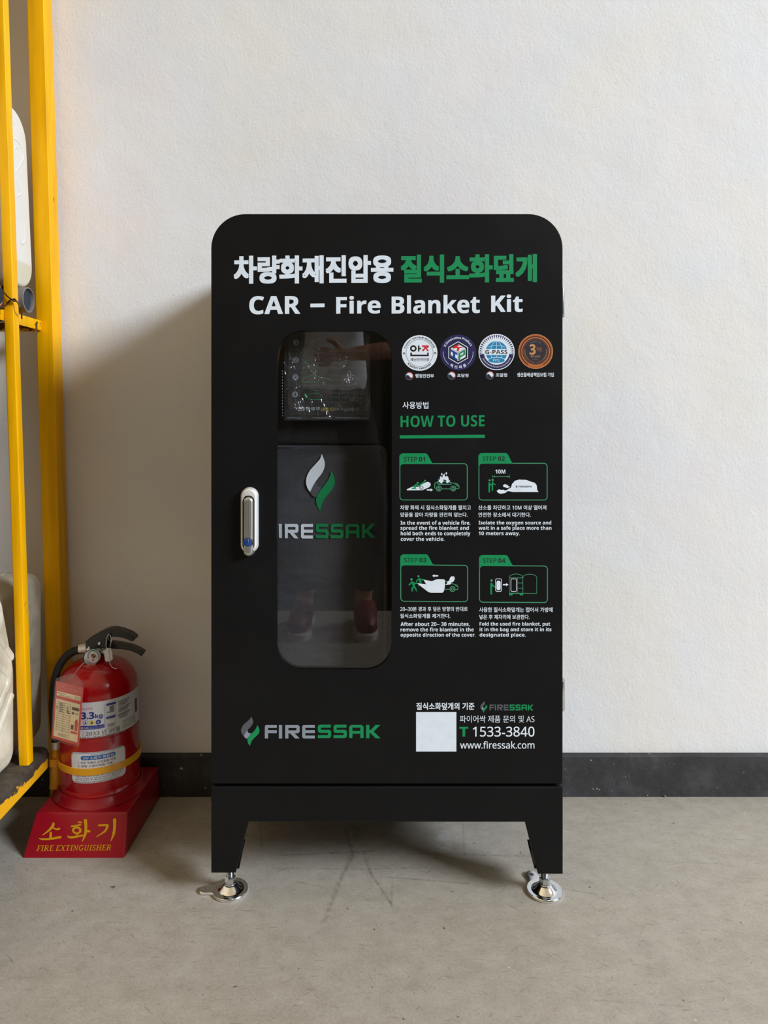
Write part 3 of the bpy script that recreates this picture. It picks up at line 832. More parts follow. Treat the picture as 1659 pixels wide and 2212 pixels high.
pr.text('생산물배상책임보험 가입', 1117, 804.8, 1196.2, 814, 'white', .02)
pr.done('seal_print', door)['label'] = 'round bronze seal with a large number three'
# how to use heading
pr = Print(DS)
pr.text('사용방법', 869.6, 867.8, 925.4, 882.8, 'white', .012)
pr.text('HOW TO USE', 865.2, 898.3, 1046.7, 923, 'green', .018, tilt=-1.8); pr.rect(863.8, 940.3, 1047.4, 947.2, 'green', 1, -1.2)
pr.done('heading_lettering', door)['label'] = 'green underlined usage heading with small white Korean line'
# step panels
def panel(o, L, R_, top, bot, tabtop, flat, slope, num, sx, ny, tb=0.0):
    pr = Print(DS); w = 1.7; r = 8
    pr.rr(L, top, R_, bot, r, 'greenlight', 1, w, tb)
    arc = [(L-.3+r-r*math.cos(math.radians(a)), tabtop+r*.9-r*.9*math.sin(math.radians(a))) for a in range(0, 91, 15)]
    pr.poly([(L-.3, top+10)]+arc+[(flat-3, tabtop), (flat, tabtop+.8), (flat+3, tabtop+4), (slope-4, top-4), (slope-1.5, top-.6), (slope+2, top+.4), (slope, top+1.7), (L+8, top+1.8), (L+4, top+3), (L+1.9, top+6.5), (L+1.7, top+10)], 'green', 1.5)
    pr.text('STEP', sx[0], ny[0], sx[1], ny[1], 'dgreen', .012, 2.5); pr.text(num, sx[2], ny[0], sx[3], ny[1], 'ink', .018, 2.5)
    return pr
def person(pr, T, head, lines, m='green'):
    pr.disc(*T(*head[:2]), head[2], 'greenlight', 3, 18)
    for pts, w in lines: pr.line([T(*p) for p in pts], w, m, 3)
def wheel(pr, T, x, y, m='greenlight', back='ink'):
    u, v = T(x, y); pr.disc(u, v, 6.3, back, 3, 28); pr.disc(u, v, 6.2, m, 3.3, 28, 4.6); pr.disc(u, v, 3.1, m, 3.3, 20, 1.6)
def arrow(pr, T, x0, x1, y, m='white'):
    s = 1 if x1 > x0 else -1
    pr.poly([T(*p) for p in ((x0, y-14), (x1-s*50, y-14), (x1-s*50, y-32), (x1, y), (x1-s*50, y+32), (x1-s*50, y+14), (x0, y+14))], m, 3)
# step 1
pr = panel(door, 863, 1010.2, 1000.8, 1080.8, 979.4, 921.5, 935.8, '01', (872.3, 901, 905, 918.4), (986.9, 996.9)); T = Z2(9.7588, 860, 970)
pr.poly([T(*p) for p in ((180, 855), (195, 842), (300, 795), (440, 795), (460, 770), (590, 700), (625, 690), (665, 705), (688, 740), (678, 780), (650, 805), (510, 868), (190, 870))], 'white', 2)
person(pr, T, (415, 712, 2.1), [([(335, 785), (390, 745), (430, 775), (455, 778)], 3.4), ([(300, 828), (370, 828)], 2.8), ([(350, 800), (360, 825)], 3.2)])
person(pr, T, (568, 668, 2.0), [([(470, 750), (545, 700)], 3.2)])
pr.disc(*T(492, 815), 4.4, 'white', 3.1, 24); pr.disc(*T(492, 815), 4.4, 'ink', 3.4, 24, 3.6); pr.disc(*T(492, 815), 2.6, 'ink', 3.4, 20, 1.7)
arrow(pr, T, 605, 735, 862)
car = [(1225, 835), (1275, 835), (1285, 815), (1280, 775), (1245, 735), (1140, 715), (1075, 688), (850, 680), (775, 722), (770, 820), (800, 835)]
pr.line([T(*p) for p in car], 1.5, 'greenlight', 2); pr.line([T(915, 840), T(1110, 840)], 1.5, 'greenlight', 2)
pr.line([T(*p) for p in ((850, 690), (830, 720), (845, 742), (1130, 742), (1080, 700))], 1.5, 'greenlight', 2)
pr.line([T(*p) for p in ((1215, 742), (1225, 770), (1265, 785), (1262, 762), (1240, 740))], 1.2, 'greenlight', 2)
wheel(pr, T, 858, 832); wheel(pr, T, 1162, 832)
pr.poly([T(*p) for p in ((905, 722), (865, 695), (848, 635), (880, 658), (878, 600), (905, 560), (925, 612), (950, 545), (982, 512), (980, 555), (1010, 590), (1022, 560), (1055, 590), (1068, 640), (1062, 668), (1100, 648), (1078, 695), (1030, 722), (1015, 715), (1020, 670), (985, 640), (972, 660), (965, 610), (950, 700), (932, 680), (935, 722))], 'white', 3)
for x, y in ((920, 528), (1015, 512)): pr.poly([T(x-2, y-30), T(x+18, y-5), T(x+8, y+32), T(x-15, y+5)], 'white', 3)
pr.done('step_panel_print', door)['label'] = 'green outlined first step pictogram with burning car'
# step 2
pr = panel(door, 1033.7, 1182.8, 999.9, 1081, 978.7, 1094.7, 1108, '02', (1042.6, 1071.6, 1075.9, 1090.6), (985.9, 995.6)); T = Z2(9.7588, 1025, 970)
pr.text('10M', *T(440, 432), *T(650, 518), 'white', .022, 2)
pr.line([T(385, 580), T(740, 580)], .9, 'greenlight', 2)
for x, s in ((380, 1), (742, -1)):
    pr.line([T(x, 548), T(x, 612)], .8, 'greenlight', 2, False); pr.poly([T(x+s*8, 580), T(x+s*52, 562), T(x+s*52, 598)], 'greenlight', 2.2)
person(pr, T, (318, 660, 2.3), [([(310, 718), (310, 900)], 3.6), ([(312, 712), (340, 760), (385, 735)], 2.6)])
person(pr, T, (383, 652, 2.3), [([(378, 700), (376, 868)], 3.2), ([(380, 695), (405, 740), (440, 748)], 2.4)])
pr.poly([T(*p) for p in ((650, 880), (770, 810), (790, 740), (850, 670), (930, 645), (1090, 650), (1180, 685), (1270, 712), (1310, 760), (1322, 860), (1350, 905), (820, 905), (700, 885), (650, 925), (600, 935), (550, 942), (500, 925), (468, 885), (510, 850), (570, 862), (620, 858))], 'white', 2)
pr.poly([T(*p) for p in ((598, 765), (640, 738), (690, 758), (720, 785), (752, 800), (690, 822), (655, 808), (615, 800))], 'white', 2)
LT = lambda s, ox, oy: (lambda x, y: (ox+(x-55)*s, oy+(y-38)*s))
a = T(868, 758); flame(pr, LT(.0215, a[0], a[1]), 'ink', 'ink', 'ink', 3)
sx = (T(1212, 0)[0]-T(925, 0)[0])/(1567-312); wordmark(pr, lambda x, y: (T(925, 0)[0]+(x-312)*sx, T(0, 775)[1]+(y-131)*.024), 'ink', 'ink', 3)
pr.done('step_panel_print', door)['label'] = 'green outlined second step pictogram with covered car'
# step 3
pr = panel(door, 864.9, 1010.9, 1219.4, 1299.6, 1197.2, 922.5, 936.9, '03', (873, 901.8, 905.8, 920.7), (1204.9, 1214.6), 1.0); T = Z2(9.7588, 860, 1190)
pr.line([T(*p) for p in ((980, 810), (1100, 812))], 1.3, 'greenlight', 2); pr.line([T(*p) for p in ((1190, 815), (1258, 812), (1265, 780), (1245, 725), (1140, 690), (1000, 640))], 1.3, 'greenlight', 2)
pr.line([T(*p) for p in ((1195, 705), (1205, 735), (1245, 750), (1238, 722))], 1.1, 'greenlight', 2); wheel(pr, T, 1145, 805)
pr.poly([T(*p) for p in ((535, 605), (715, 640), (790, 605), (860, 597), (970, 602), (990, 625), (985, 760), (965, 850), (935, 882), (690, 882), (635, 865), (500, 762), (400, 682), (590, 702))], 'white', 3)
pr.poly([T(*p) for p in ((995, 720), (1035, 680), (1030, 655), (1080, 620), (1090, 575), (1120, 537), (1180, 540), (1195, 580), (1180, 630), (1150, 660), (1115, 665), (1110, 705), (1060, 712))], 'white', 3)
arrow(pr, T, 845, 718, 525)
person(pr, T, (282, 600, 2.5), [([(235, 715), (295, 655), (330, 690), (390, 680)], 3.2), ([(325, 680), (340, 750), (390, 840)], 3.4), ([(325, 760), (295, 790), (295, 840)], 3.4), ([(310, 665), (330, 740)], 4.6)])
person(pr, T, (428, 535, 2.2), [([(390, 640), (440, 585), (480, 610), (530, 605)], 3.0), ([(455, 590), (475, 675)], 4.2), ([(450, 680), (435, 740)], 2.2)])
pr.done('step_panel_print', door)['label'] = 'green outlined third step pictogram with cover being pulled off'
# step 4
pr = panel(door, 1035, 1183.3, 1221, 1301.6, 1199, 1094.7, 1108.5, '04', (1043.2, 1072.6, 1076.5, 1091.6), (1206.2, 1215.8), .9); T = Z2(9.7588, 1025, 1190)
person(pr, T, (360, 625, 2.5), [([(352, 690), (352, 905)], 3.8), ([(360, 690), (392, 740), (430, 758)], 2.8)])
pr.rr(*T(440, 582), *T(575, 860), 3.4, 'white', 2, 1.3); pr.rr(*T(465, 628), *T(550, 828), 3.8, 'white', 2)
arrow(pr, T, 600, 718, 712)
w = 1.0
def L(pts): pr.line([T(*p) for p in pts], w, 'greenlight', 2, False)
arch = lambda x0, x1, y0, h: [(x0+(x1-x0)*(.5-.5*math.cos(math.radians(a))), y0-h*math.sin(math.radians(a))) for a in range(0, 181, 15)]
L([(732, 885), (732, 560)]); L(arch(732, 1020, 562, 75)); L([(1020, 560), (1020, 885)]); L([(732, 568), (1020, 568)]); L([(905, 568), (905, 885)])
for y in (678, 788): L([(905, 678+(y-678)), (1020, y)])
L([(732, 890), (1315, 895)]); L(arch(1020, 1312, 565, 75)); L([(1312, 565), (1312, 900)])
pr.rr(*T(762, 585), *T(892, 860), 3.4, 'white', 2, 1.1)
pr.poly([T(*p) for p in ((728, 888), (1025, 888), (1025, 938), (965, 938), (940, 905), (815, 905), (795, 938), (728, 938))], 'green', 2)
pr.done('step_panel_print', door)['label'] = 'green outlined fourth step pictogram with open cabinet'
# captions
caps = [('first step', [('차량 화재 시 질식소화덮개를 펼치고', 864.5, 1091.3, 1017.3, 1101.6, 'k'), ('양끝을 잡아 차량을 완전히 덮는다.', 864.5, 1106.9, 1010, 1116.8, 'k'),
         ('In the event of a vehicle fire,', 865.2, 1124.8, 1016, 1134.8, 'e'), ('spread the fire blanket and', 865, 1136.2, 1012.8, 1147, 'e'), ('hold both ends to completely', 865.6, 1147.9, 1016, 1158.9, 'e'), ('cover the vehicle.', 865.6, 1160, 960, 1168.4, 'e')]),
        ('second step', [('산소를 차단하고 10M 이상 떨어져', 1033.3, 1091.3, 1180, 1101.6, 'k'), ('안전한 장소에서 대기한다.', 1033.3, 1106.9, 1146.6, 1117, 'k'),
         ('Isolate the oxygen source and', 1033.8, 1124.8, 1190.8, 1135.5, 'e'), ('wait in a safe place more than', 1033.8, 1136.2, 1191.2, 1146.8, 'e'), ('10 meters away.', 1033.8, 1148.2, 1122.5, 1158.4, 'e')]),
        ('third step', [('20~30분 경과 후 덮은 방향의 반대로', 864.5, 1310.5, 1010.1, 1320.6, 'k'), ('질식소화덮개를 제거한다.', 864.5, 1325.6, 972.7, 1335.4, 'k'),
         ('After about 20~ 30 minutes,', 865.2, 1343.5, 1014.4, 1353.6, 'e'), ('remove the fire blanket in the', 865.2, 1355.5, 1023.3, 1364, 'e'), ('opposite direction of the cover.', 865.2, 1367.3, 1026.9, 1377.6, 'e')]),
        ('fourth step', [('사용한 질식소화덮개는 접어서 가방에', 1035, 1312, 1193.9, 1322.3, 'k'), ('넣은 후 제자리에 보관한다.', 1035.5, 1327.6, 1144, 1337.9, 'k'),
         ('Fold the used fire blanket, put', 1036, 1343.5, 1188.5, 1353.9, 'e'), ('it in the bag and store it in its', 1036, 1355.5, 1191.2, 1365.9, 'e'), ('designated place.', 1036, 1367.3, 1135.5, 1377.4, 'e')])]
for nm, lines in caps:
    pr = Print(DS)
    for s, a, b, c_, d, k in lines: pr.text(s, a, b, c_, d, 'white', .013 if k == 'k' else .018)
    pr.done('caption_lettering', door)['label'] = 'white two-language caption of the %s' % nm
# large logo bottom left
pr = Print(DS); T = Z2(5.027, 510, 1540)
flame(pr, T, 'dgrey', 'grey', 'green'); wordmark(pr, T, 'grey', 'green')
pr.done('logo_print', door)['label'] = 'grey and green flame mark with wide lettering'
# contact block
pr = Print(DS)
pr.text('질식소화덮개의 기준', 899.3, 1517.7, 1025, 1533.4, 'white', .022)
flame(pr, lambda x, y: (1037.7+(x-55)*14.7/198, 1514.3+(y-38)*25.7/320), 'dgrey', 'grey', 'green')
wordmark(pr, lambda x, y: (1057.4+(x-312)*94.6/1255, 1521.4+(y-128)*13.0/148+(x-312)*.5/1255), 'dgrey', 'green')
pr.text('파이어싹 제품 문의 및 AS', 993.3, 1545.5, 1154.6, 1561, 'white', 0)
pr.text('T', 992.4, 1570, 1011.5, 1591, 'green', .03); pr.text('1533-3840', 1021.6, 1569.6, 1154.6, 1591.2, 'white', .008)
pr.text('www.firessak.com', 994, 1601.2, 1154.6, 1617.2, 'white', .008)
pr.done('contact_lettering', door)['label'] = 'white contact lines with small logo'
bm = bmesh.new(); prism(bm, [(X(898.8), Z(1623)), (X(985.7), Z(1623)), (X(985.7), Z(1538)), (X(898.8), Z(1538))], (), DF-.0006, DF-.0001)
obj('blank_sticker', bm, [M['white']], door, False)['label'] = 'plain white square sticker'

# levelling feet
def foot_parts(c, rot):
    bm = bmesh.new()
    lathe(bm, [(.0001, .0005), (.0302, .0005), (.0308, .002), (.0308, .0040), (.0298, .0052), (.0270, .0050), (.0232, .0042), (.0212, .0044), (.0200, .0052), (.0170, .0082), (.0140, .0114), (.0118, .0138), (.0108, .0146), (.0001, .0148)], (0, 0, 0), 56)
    tabl = [(.024, -.0135), (.034, -.0105), (.043, -.0105), (.0495, -.0085), (.0535, -.003), (.0535, .003), (.0495, .0085), (.043, .0105), (.034, .0105), (.024, .0135)]
    tabl = [(p.x, p.y) for p in catmull([Vector((*q, 0)) for q in tabl], 3)]
    hole_ = [(.0425+.0048*math.cos(a), .0048*math.sin(a)) for a in [2*math.pi*i/18 for i in range(18)]]
    prism(bm, tabl, [hole_[::-1]], -.0048, -.0006, .0008, to=lambda x, y, z: Vector((x, z, -y)))
    f = obj('levelling_foot', bm, [M['chrome']], cab, True, origin=None, angle=40)
    bm2 = bmesh.new()
    nut = [(.0094*math.cos(math.radians(60*i+12)), .0094*math.sin(math.radians(60*i+12))) for i in range(6)]
    prism(bm2, nut, (), -.0268, -.0168, .0012, to=lambda x, y, z: Vector((x, z, -y)))
    lathe(bm2, [(.0088, .0146), (.0100, .0149), (.0100, .0164), (.0085, .0168)], (0, 0, 0), 32)
    n_ = obj('nut', bm2, [M['zinc']], f)
    bm3 = bmesh.new()
    prof = []
    for i in range(18):
        z = .0268+.0016*i; prof += [(.0052, z), (.0061, z+.0008)]
    lathe(bm3, [(.006, .016)]+prof+[(.0055, .064)], (0, 0, 0), 28)
    s_ = obj('threaded_stem', bm3, [M['zinc']], f)
    return f, n_, s_
f0, n0, s0 = foot_parts(None, 0)
for ch in (f0, n0, s0):                       # built round the world origin: move mesh data back there
    ch.data.transform(Matrix.Translation(world_loc(cab))); ch.location = (0, 0, 0)
fc = [((497.5-CX)*1.2405/F, 1.2405, 182), ((1176.5-CX)*1.2385/F, 1.2385, 108), (xl+.033, 1.492, 180), (xr-.033, 1.492, 60)]
for i, (x, y, a) in enumerate(fc):
    if i == 0: f = f0
    else:
        f = f0.copy(); C.objects.link(f); f.parent = cab
        for ch in (n0, s0):
            c2 = ch.copy(); C.objects.link(c2); c2.parent = f
    f.location = Vector((x, y, 0))-cab.location; f.rotation_euler = (0, 0, math.radians(a))

# ------------------------------------------------------------------ bag behind the window
DB = 1.272
def XB(u, d=DB): return (u-CX)*d/F
def ZB(v, d=DB): return CAMH-(v-CY)*d/F
bag = thing('fire_blanket_bag', 'black fabric bag with flame mark standing behind the cabinet door window', 'bag', (XB(690), 1.33, zd+.010))
bm = bmesh.new()
superbox(bm, XB(545), XB(838), DB, 1.40, zd+.0105, ZB(962), .018)
bmesh.ops.subdivide_edges(bm, edges=[e for e in bm.edges if e.calc_length() > .05], cuts=12, use_grid_fill=True)
for v in bm.verts:
    if v.co.y < DB+.004:
        a = (v.co.x-XB(690))/.12; b_ = v.co.z
        v.co.y += .010*(a*a)-.003*math.sin(b_*23+a*2)*abs(a)+.0025*math.sin(b_*41-a*3)
obj('bag_body', bm, [M['fabric']], bag)
bm = bmesh.new(); superbox(bm, XB(552), XB(832), DB+.010, 1.39, ZB(966), ZB(690), .014); obj('bag_top', bm, [M['inner']], bag)
def bag_y(x, z):
    a = (x-XB(690))/.12
    return DB+.010*a*a-.003*math.sin(z*23+a*2)*abs(a)+.0025*math.sin(z*41-a*3)
def BS(u, v, l):
    p = P(u, v, DB)
    return Vector((p.x, bag_y(p.x, p.z)-.0016-.0002*l, p.z))
pr = Print(BS)
TB = lambda x, y: (580+(130+(x-465)*1.125)/5.925, 940+(1135+(y-130)*1.27)/5.925)
wordmark(pr, TB, 'white', 'green')
pr.done('bag_lettering', bag)['label'] = 'wide white and green lettering'
pr = Print(BS)
TF = lambda x, y: (661.5+(x-54)*(62/200), 980.5+(y-38)*(124/320))
flame(pr, TF, 'white', 'dgrey', 'green')
pr.done('bag_flame_mark', bag)['label'] = 'white and green flame mark'
# clear pocket with the instruction sheet
DP = 1.256
pr = Print(lambda u, v, l: P(u, v, DP+.004-.0003*l))
pr.rect(622, 700, 797, 905, 'ink', 0)
for i, (u, v) in enumerate(((639.6, 740), (639, 777.5), (638.3, 814.6), (637.5, 852))):
    pr.disc(u, v, 6.4, 'grey', 1, 28); pr.text(str(i+1), u-2, v-3.6, u+2, v+3.6, 'ink', .02, 2)
    pr.rr(u+1, v-19, 793, v+17, 4, 'dgrey', .5, .5)
pr.text('* 안전을 위해 사용 직후', 640.5, 878.5, 691, 887, 'white', .01, 2); pr.text('소방서로 신고', 692, 880, 721, 887.6, 'yprint', .01, 2); pr.text('하여 주시기 바랍니다.', 722, 880.5, 778, 888, 'grey', 0, 2)
for v in (776, 812, 850):
    for k in (0, 1): pr.text('차량 화재 시 소화덮개를 펼쳐 덮는다', 712, v-4+9*k, 776, v+2+9*k, 'dgrey', 0, 2)
TT = Z2(5.925, 580, 700)
pr.line([TT(*p) for p in ((430, 735), (450, 690), (520, 665), (620, 660), (680, 690), (780, 700), (790, 730))], .9, 'green', 2); pr.line([TT(430, 742), TT(640, 742)], .9, 'green', 2)
pr.line([TT(*p) for p in ((490, 910), (560, 885), (640, 885), (685, 920), (680, 965), (520, 965), (490, 930))], .9, 'green', 2)
for q in ([(455, 890), (475, 955)], [(475, 895), (490, 955)], [(450, 915), (500, 905)], [(455, 470), (480, 510)], [(480, 490), (530, 540)], [(580, 850), (630, 850)]): pr.line([TT(*p) for p in q], 1.3, 'green', 2)
pr.text('!', 676, 733, 679, 741, 'redp', .04, 2)
pr.done('instruction_sheet', bag)['label'] = 'black instruction sheet with four numbered discs'
bm = bmesh.new()
NU, NV = 44, 48; grid = []
for j in range(NV+1):
    row = []
    for i in range(NU+1):
        u = 614+186*i/NU; v = 690+218*j/NV
        a = (u-614)/186; b_ = (v-690)/218
        e = min(a, 1-a, 1-b_, .18)/.18
        w_ = .0032*math.sin(9*a+7*b_+2*math.sin(5*b_))+.0022*math.sin(17*a-11*b_)+.0016*math.sin(31*b_+13*a)
        row.append(bm.verts.new(P(u, v, DP-.003+w_*e*.75)))
    grid.append(row)
for j in range(NV):
    for i in range(NU): bm.faces.new((grid[j][i], grid[j][i+1], grid[j+1][i+1], grid[j+1][i]))
obj('clear_pocket', bm, [M['pocket']], bag)['label'] = 'crumpled clear vinyl pocket'
pr = Print(lambda u, v, l: P(u, v, DP-.0042))
for k in range(16): pr.rect(609.5+.3*math.sin(k), 800+6.4*k, 610.9, 803.2+6.4*k, 'grey')
for k in range(26): pr.rect(620+6.8*k, 897.2, 623.6+6.8*k, 898.3, 'ink')
for a, b_ in ((619, 652), (676, 716), (724, 796)): pr.rect(a, 900.5, b_, 903.6, 'dgrey', 0, 1.5)
pr.done('stitching', bag)

# ------------------------------------------------------------------ yellow rack
XR = -.643
rack = thing('storage_rack', 'chipped yellow steel rack with two posts at the left edge beside the extinguisher', 'rack', (-.9, 1.42, 0))
def post(edge, wl, wr2, d1, d2, v0, v1):
    """leaning square post: edge(v) = pixel column of its front right corner"""
    bm = bmesh.new()
    def corners(v):
        z = CAMH-(v-CY)*d1/F; e = (edge(v)-CX)*d1/F; l = (edge(v)-wl-CX)*d1/F
        return [Vector((l, d1, z)), Vector((e, d1, z)), Vector((e, d2, z)), Vector((l, d2, z))]
    a = hull8(bm, corners(v1), corners(v0))
    es = [e for e in bm.edges if abs(e.verts[0].co.z-e.verts[1].co.z) > .5]
    bmesh.ops.bevel(bm, geom=es, offset=.0022, segments=3, affect='EDGES', profile=.5)
    return bm
fe = lambda v: 7.2+.0328*v
rear = lambda v: 93.7+.0292*v
b1 = post(rear, 36.5, 19, 1.507, 1.550, -420, CY+F*CAMH/1.507-.5)
obj('post', b1, [M['yellow']], rack)
b2 = post(fe, 21.3, 12.5, 1.350, 1.3715, -420, 1654)
obj('post', b2, [M['yellow']], rack)
# mid beam: folded angle running to the rear post, and the rear rail
bm = bmesh.new()
zt_, zb_ = 1.0325, 1.0115; xb = -.6925
box(bm, xb-.003, xb, .95, 1.5065, zb_, zt_, .0008); box(bm, xb-.030, xb-.0031, .95, 1.5065, zt_-.003, zt_, .0008)
obj('side_rail', bm, [M['yellowb']], rack)
bm = bmesh.new(); box(bm, -1.30, -.705, 1.500, 1.504, zb_-.003, zt_-.004); box(bm, -1.30, -.705, 1.472, 1.4995, zb_-.003, zb_); obj('rear_rail', bm, [M['yellowb']], rack)
bm = bmesh.new(); box(bm, -1.30, -.7235, .95, 1.4995, zt_-.0032, zt_-.0002); obj('shelf', bm, [M['deck']], rack, False)
# base deck: sheet with a rolled outer edge
bm = bmesh.new()
prof = [(-1.30, .165), (XR-.012, .165), (XR-.005, .163), (XR-.001, .158), (XR, .151), (XR, .124), (XR-.003, .124), (XR-.003, .150), (XR-.0035, .156), (XR-.0065, .160), (XR-.012, .1615), (-1.30, .1615)]
prism(bm, prof[::-1], (), .80, 1.428)
obj('deck', bm, [M['deck']], rack, True, angle=50)
for x in (-1.27, XR-.14):
    for y in (.84, 1.40):
        bm = bmesh.new(); box(bm, x-.018, x+.018, y-.018, y+.018, 0, .1612); obj('deck_leg', bm, [M['dark']], rack, False)

# ------------------------------------------------------------------ things on the rack
# grey pipe with a mesh end
dp = 1.445; pc = P(62, 648, dp)
pipe = thing('pipe', 'grey plastic pipe with blue mesh end lying on the rack rail under the white jug', 'pipe', (pc.x-.15, dp, pc.z))
bm = bmesh.new(); lathe(bm, [(.0255, -.34), (.0255, 0), (.0232, .0004), (.0228, -.006), (.0228, -.33)], pc, 40, 'X'); obj('pipe_wall', bm, [M['pipe']], pipe, True, angle=40)
bm = bmesh.new(); lathe(bm, [(.0228, -.008), (.0001, -.0078)], pc, 32, 'X')
for k in range(-9, 10):
    y = k*.0024; h = math.sqrt(max(0, .0224**2-y*y))
    for s in (0, 1):
        a = Vector((-.0055, y, -h)); b_ = Vector((-.0055, y, h))
        rot = Matrix.Rotation(math.radians(62 if s else -62), 4, 'X')
        tube(bm, [pc+rot @ a, pc+rot @ b_], .00042, 5)
me_ = obj('end_mesh', bm, [M['dark'], M['mesh']], pipe)
for p in me_.data.polygons: p.material_index = 0 if len(p.vertices) in (3,) or p.index < 32 else 1
pipe.location.z = pc.z
# black canister with orange cable coil
cc = P(-19, 637, 1.318)
can = thing('canister', 'black canister with orange cable rings, at the far left edge above the upper rail', 'canister', (cc.x-.06, 1.318, cc.z))
bm = bmesh.new(); lathe(bm, [(.0005, -.16), (.0180, -.16), (.0180, .012), (.0165, .0145), (.0005, .0145)], cc, 36, 'X'); obj('can_body', bm, [M['dark']], can)
bm = bmesh.new()
for k in range(3):
    tube(bm, [cc+Vector((.010-.0042*k, .0200*math.cos(t), .0200*math.sin(t))) for t in [2*math.pi*i/40 for i in range(40)]], .002, 8, True)
obj('cable_coil', bm, [M['copper']], can)
# tie wire on the front post
dwf = 1.3465
tie = bmesh.new()
w1 = catmull([P(-3, 662, 1.30), P(6, 663, 1.325), P(14, 658, dwf), P(20, 650, dwf), P(26, 646.5, dwf-.001), P(33, 648, dwf-.001), P(39, 655, dwf), P(43.8, 666, 1.348), P(46.5, 676, 1.362), P(47, 688, 1.3745)], 6)
w2 = catmull([P(2, 626, 1.33), P(8, 631.5, dwf-.002), P(16, 640, dwf-.002), P(25, 647, dwf-.003), P(31, 651, dwf-.003), P(34, 648, dwf-.002), P(30, 645, dwf-.001)], 6)
tube(tie, w1, .0014, 8); tube(tie, w2, .0013, 8)
tag(obj('tie_wire', tie, [M['wire']], None), 'dark thin wire knotted around the front yellow post at rail height', 'wire')

# jugs
def rounded_slab(bm, loop, y0, y1, r, steps=6):
    """loop in (x,z) CCW, with softly rounded front and back rims"""
    rings = []
    for i in range(steps+1):
        a = math.pi/2*i/steps; rings.append((inset(loop, r*(1-math.sin(a))), y0+r*(1-math.cos(a))))
    for i in range(steps, -1, -1):
        a = math.pi/2*i/steps; rings.append((inset(loop, r*(1-math.sin(a))), y1-r*(1-math.cos(a))))
    vr = [[bm.verts.new((p[0], y, p[1])) for p in lp] for lp, y in rings]
    fs = []
    for a, b in zip(vr, vr[1:]):
        for i in range(len(a)): fs.append(bm.faces.new((a[i], a[(i+1) % len(a)], b[(i+1) % len(a)], b[i])))
    fs += [bm.faces.new(vr[0]), bm.faces.new(vr[-1][::-1])]
    bmesh.ops.recalc_face_normals(bm, faces=fs)
def round_poly(pts, R, ins, n=8):
    """counter-clockwise polygon moved inwards by ins, corners rounded with R - ins"""
    m = len(pts); L = []
    for i in range(m):
        p, q = Vector(pts[i]), Vector(pts[(i+1) % m]); t = (q-p).normalized(); L.append((p+Vector((-t.y, t.x))*ins, t))
    out = []
    for i in range(m):
        (p, t), (q, u) = L[i-1], L[i]
        k = (q-p).x*u.y-(q-p).y*u.x; c = p+t*(k/(t.x*u.y-t.y*u.x))
        r = max(R[i]-ins, .0004); a0 = math.atan2(-t.x, t.y); a1 = math.atan2(-u.x, u.y)
        while a1 < a0: a1 += 2*math.pi
        d = r*math.tan((a1-a0)/2); o = c-t*d+Vector((-t.y, t.x))*r
        out += [(o.x+r*math.cos(a0+(a1-a0)*j/n), o.y+r*math.sin(a0+(a1-a0)*j/n)) for j in range(n+1)]
    return out
def slabX(bm, pts, R, x0, x1, r, steps=6):
    """closed jug wall: outline (y, z) with corner radii R, broad sides at x0 > x1 with softly rounded rims r"""
    rings = []
    for i in range(steps+1):
        a = math.pi/2*i/steps; rings.append((round_poly(pts, R, r*(1-math.sin(a))), x0-r*(1-math.cos(a))))
    for i in range(steps, -1, -1):
        a = math.pi/2*i/steps; rings.append((round_poly(pts, R, r*(1-math.sin(a))), x1+r*(1-math.cos(a))))
    vr = [[bm.verts.new((x, p[0], p[1])) for p in lp] for lp, x in rings]; fs = []
    for a, b in zip(vr, vr[1:]):
        for i in range(len(a)): fs.append(bm.faces.new((a[i], a[(i+1) % len(a)], b[(i+1) % len(a)], b[i])))
    fs += [bm.faces.new(vr[0]), bm.faces.new(vr[-1][::-1])]
    bmesh.ops.recalc_face_normals(bm, faces=fs)
jz0 = pc.z+.0259
upj = thing('plastic_jug', 'clean white plastic jug with moulded ribs, upright on the upper rail between the two posts', 'jug', (-.77, 1.38, jz0))
xu = -.7035; LJ = .046                        # right face and lean of the jug
def jx(z): return xu-LJ*(z-jz0)
def JS(u, v, off=0.0):
    """pixel to the leaning right face of the jug"""
    d = 1.44
    for _ in range(6):
        z = CAMH-(v-CY)*d/F; d = jx(z)*F/(u-CX)
    return Vector((jx(CAMH-(v-CY)*d/F)+off, d, CAMH-(v-CY)*d/F))
jz1 = JS(24, 226).z
bm = bmesh.new()
slabX(bm, [(1.16, jz0), (1.4975, jz0), (1.4975, jz1), (1.16, jz1)], [.05, .05, .058, .08], xu, -.83, .009)
for v in bm.verts: v.co.x -= LJ*(v.co.z-jz0)
obj('jug_body', bm, [M['jug']], upj, True, angle=60)
TJ = lambda x, y: (x/9.22, 200+y/9.22)
bm = bmesh.new()
for pts, r in (([(240, 910), (320, 930), (390, 1010), (440, 1130), (470, 1240), (455, 1340), (380, 1480), (300, 1630)], .0034),
               ([(270, 1170), (310, 1095), (370, 1110)], .0028), ([(250, 560), (290, 650)], .003),
               ([(320, 1780), (380, 1900), (412, 2000), (390, 2040), (315, 2090)], .003), ([(390, 2180), (430, 2330), (480, 2600), (500, 2900), (460, 3000), (410, 2960), (380, 2700)], .003)):
    tb = bmesh.new(); c_ = catmull([JS(*TJ(*p)) for p in pts], 5); tube(tb, c_, [r*min(1, .25+i*.15, .25+(len(c_)-1-i)*.15) for i in range(len(c_))], 10)
    for v in tb.verts: v.co.x = jx(v.co.z)+(v.co.x-jx(v.co.z))*.38
    me = bpy.data.meshes.new('t'); tb.to_mesh(me); tb.free(); bm.from_mesh(me); bpy.data.meshes.remove(me)
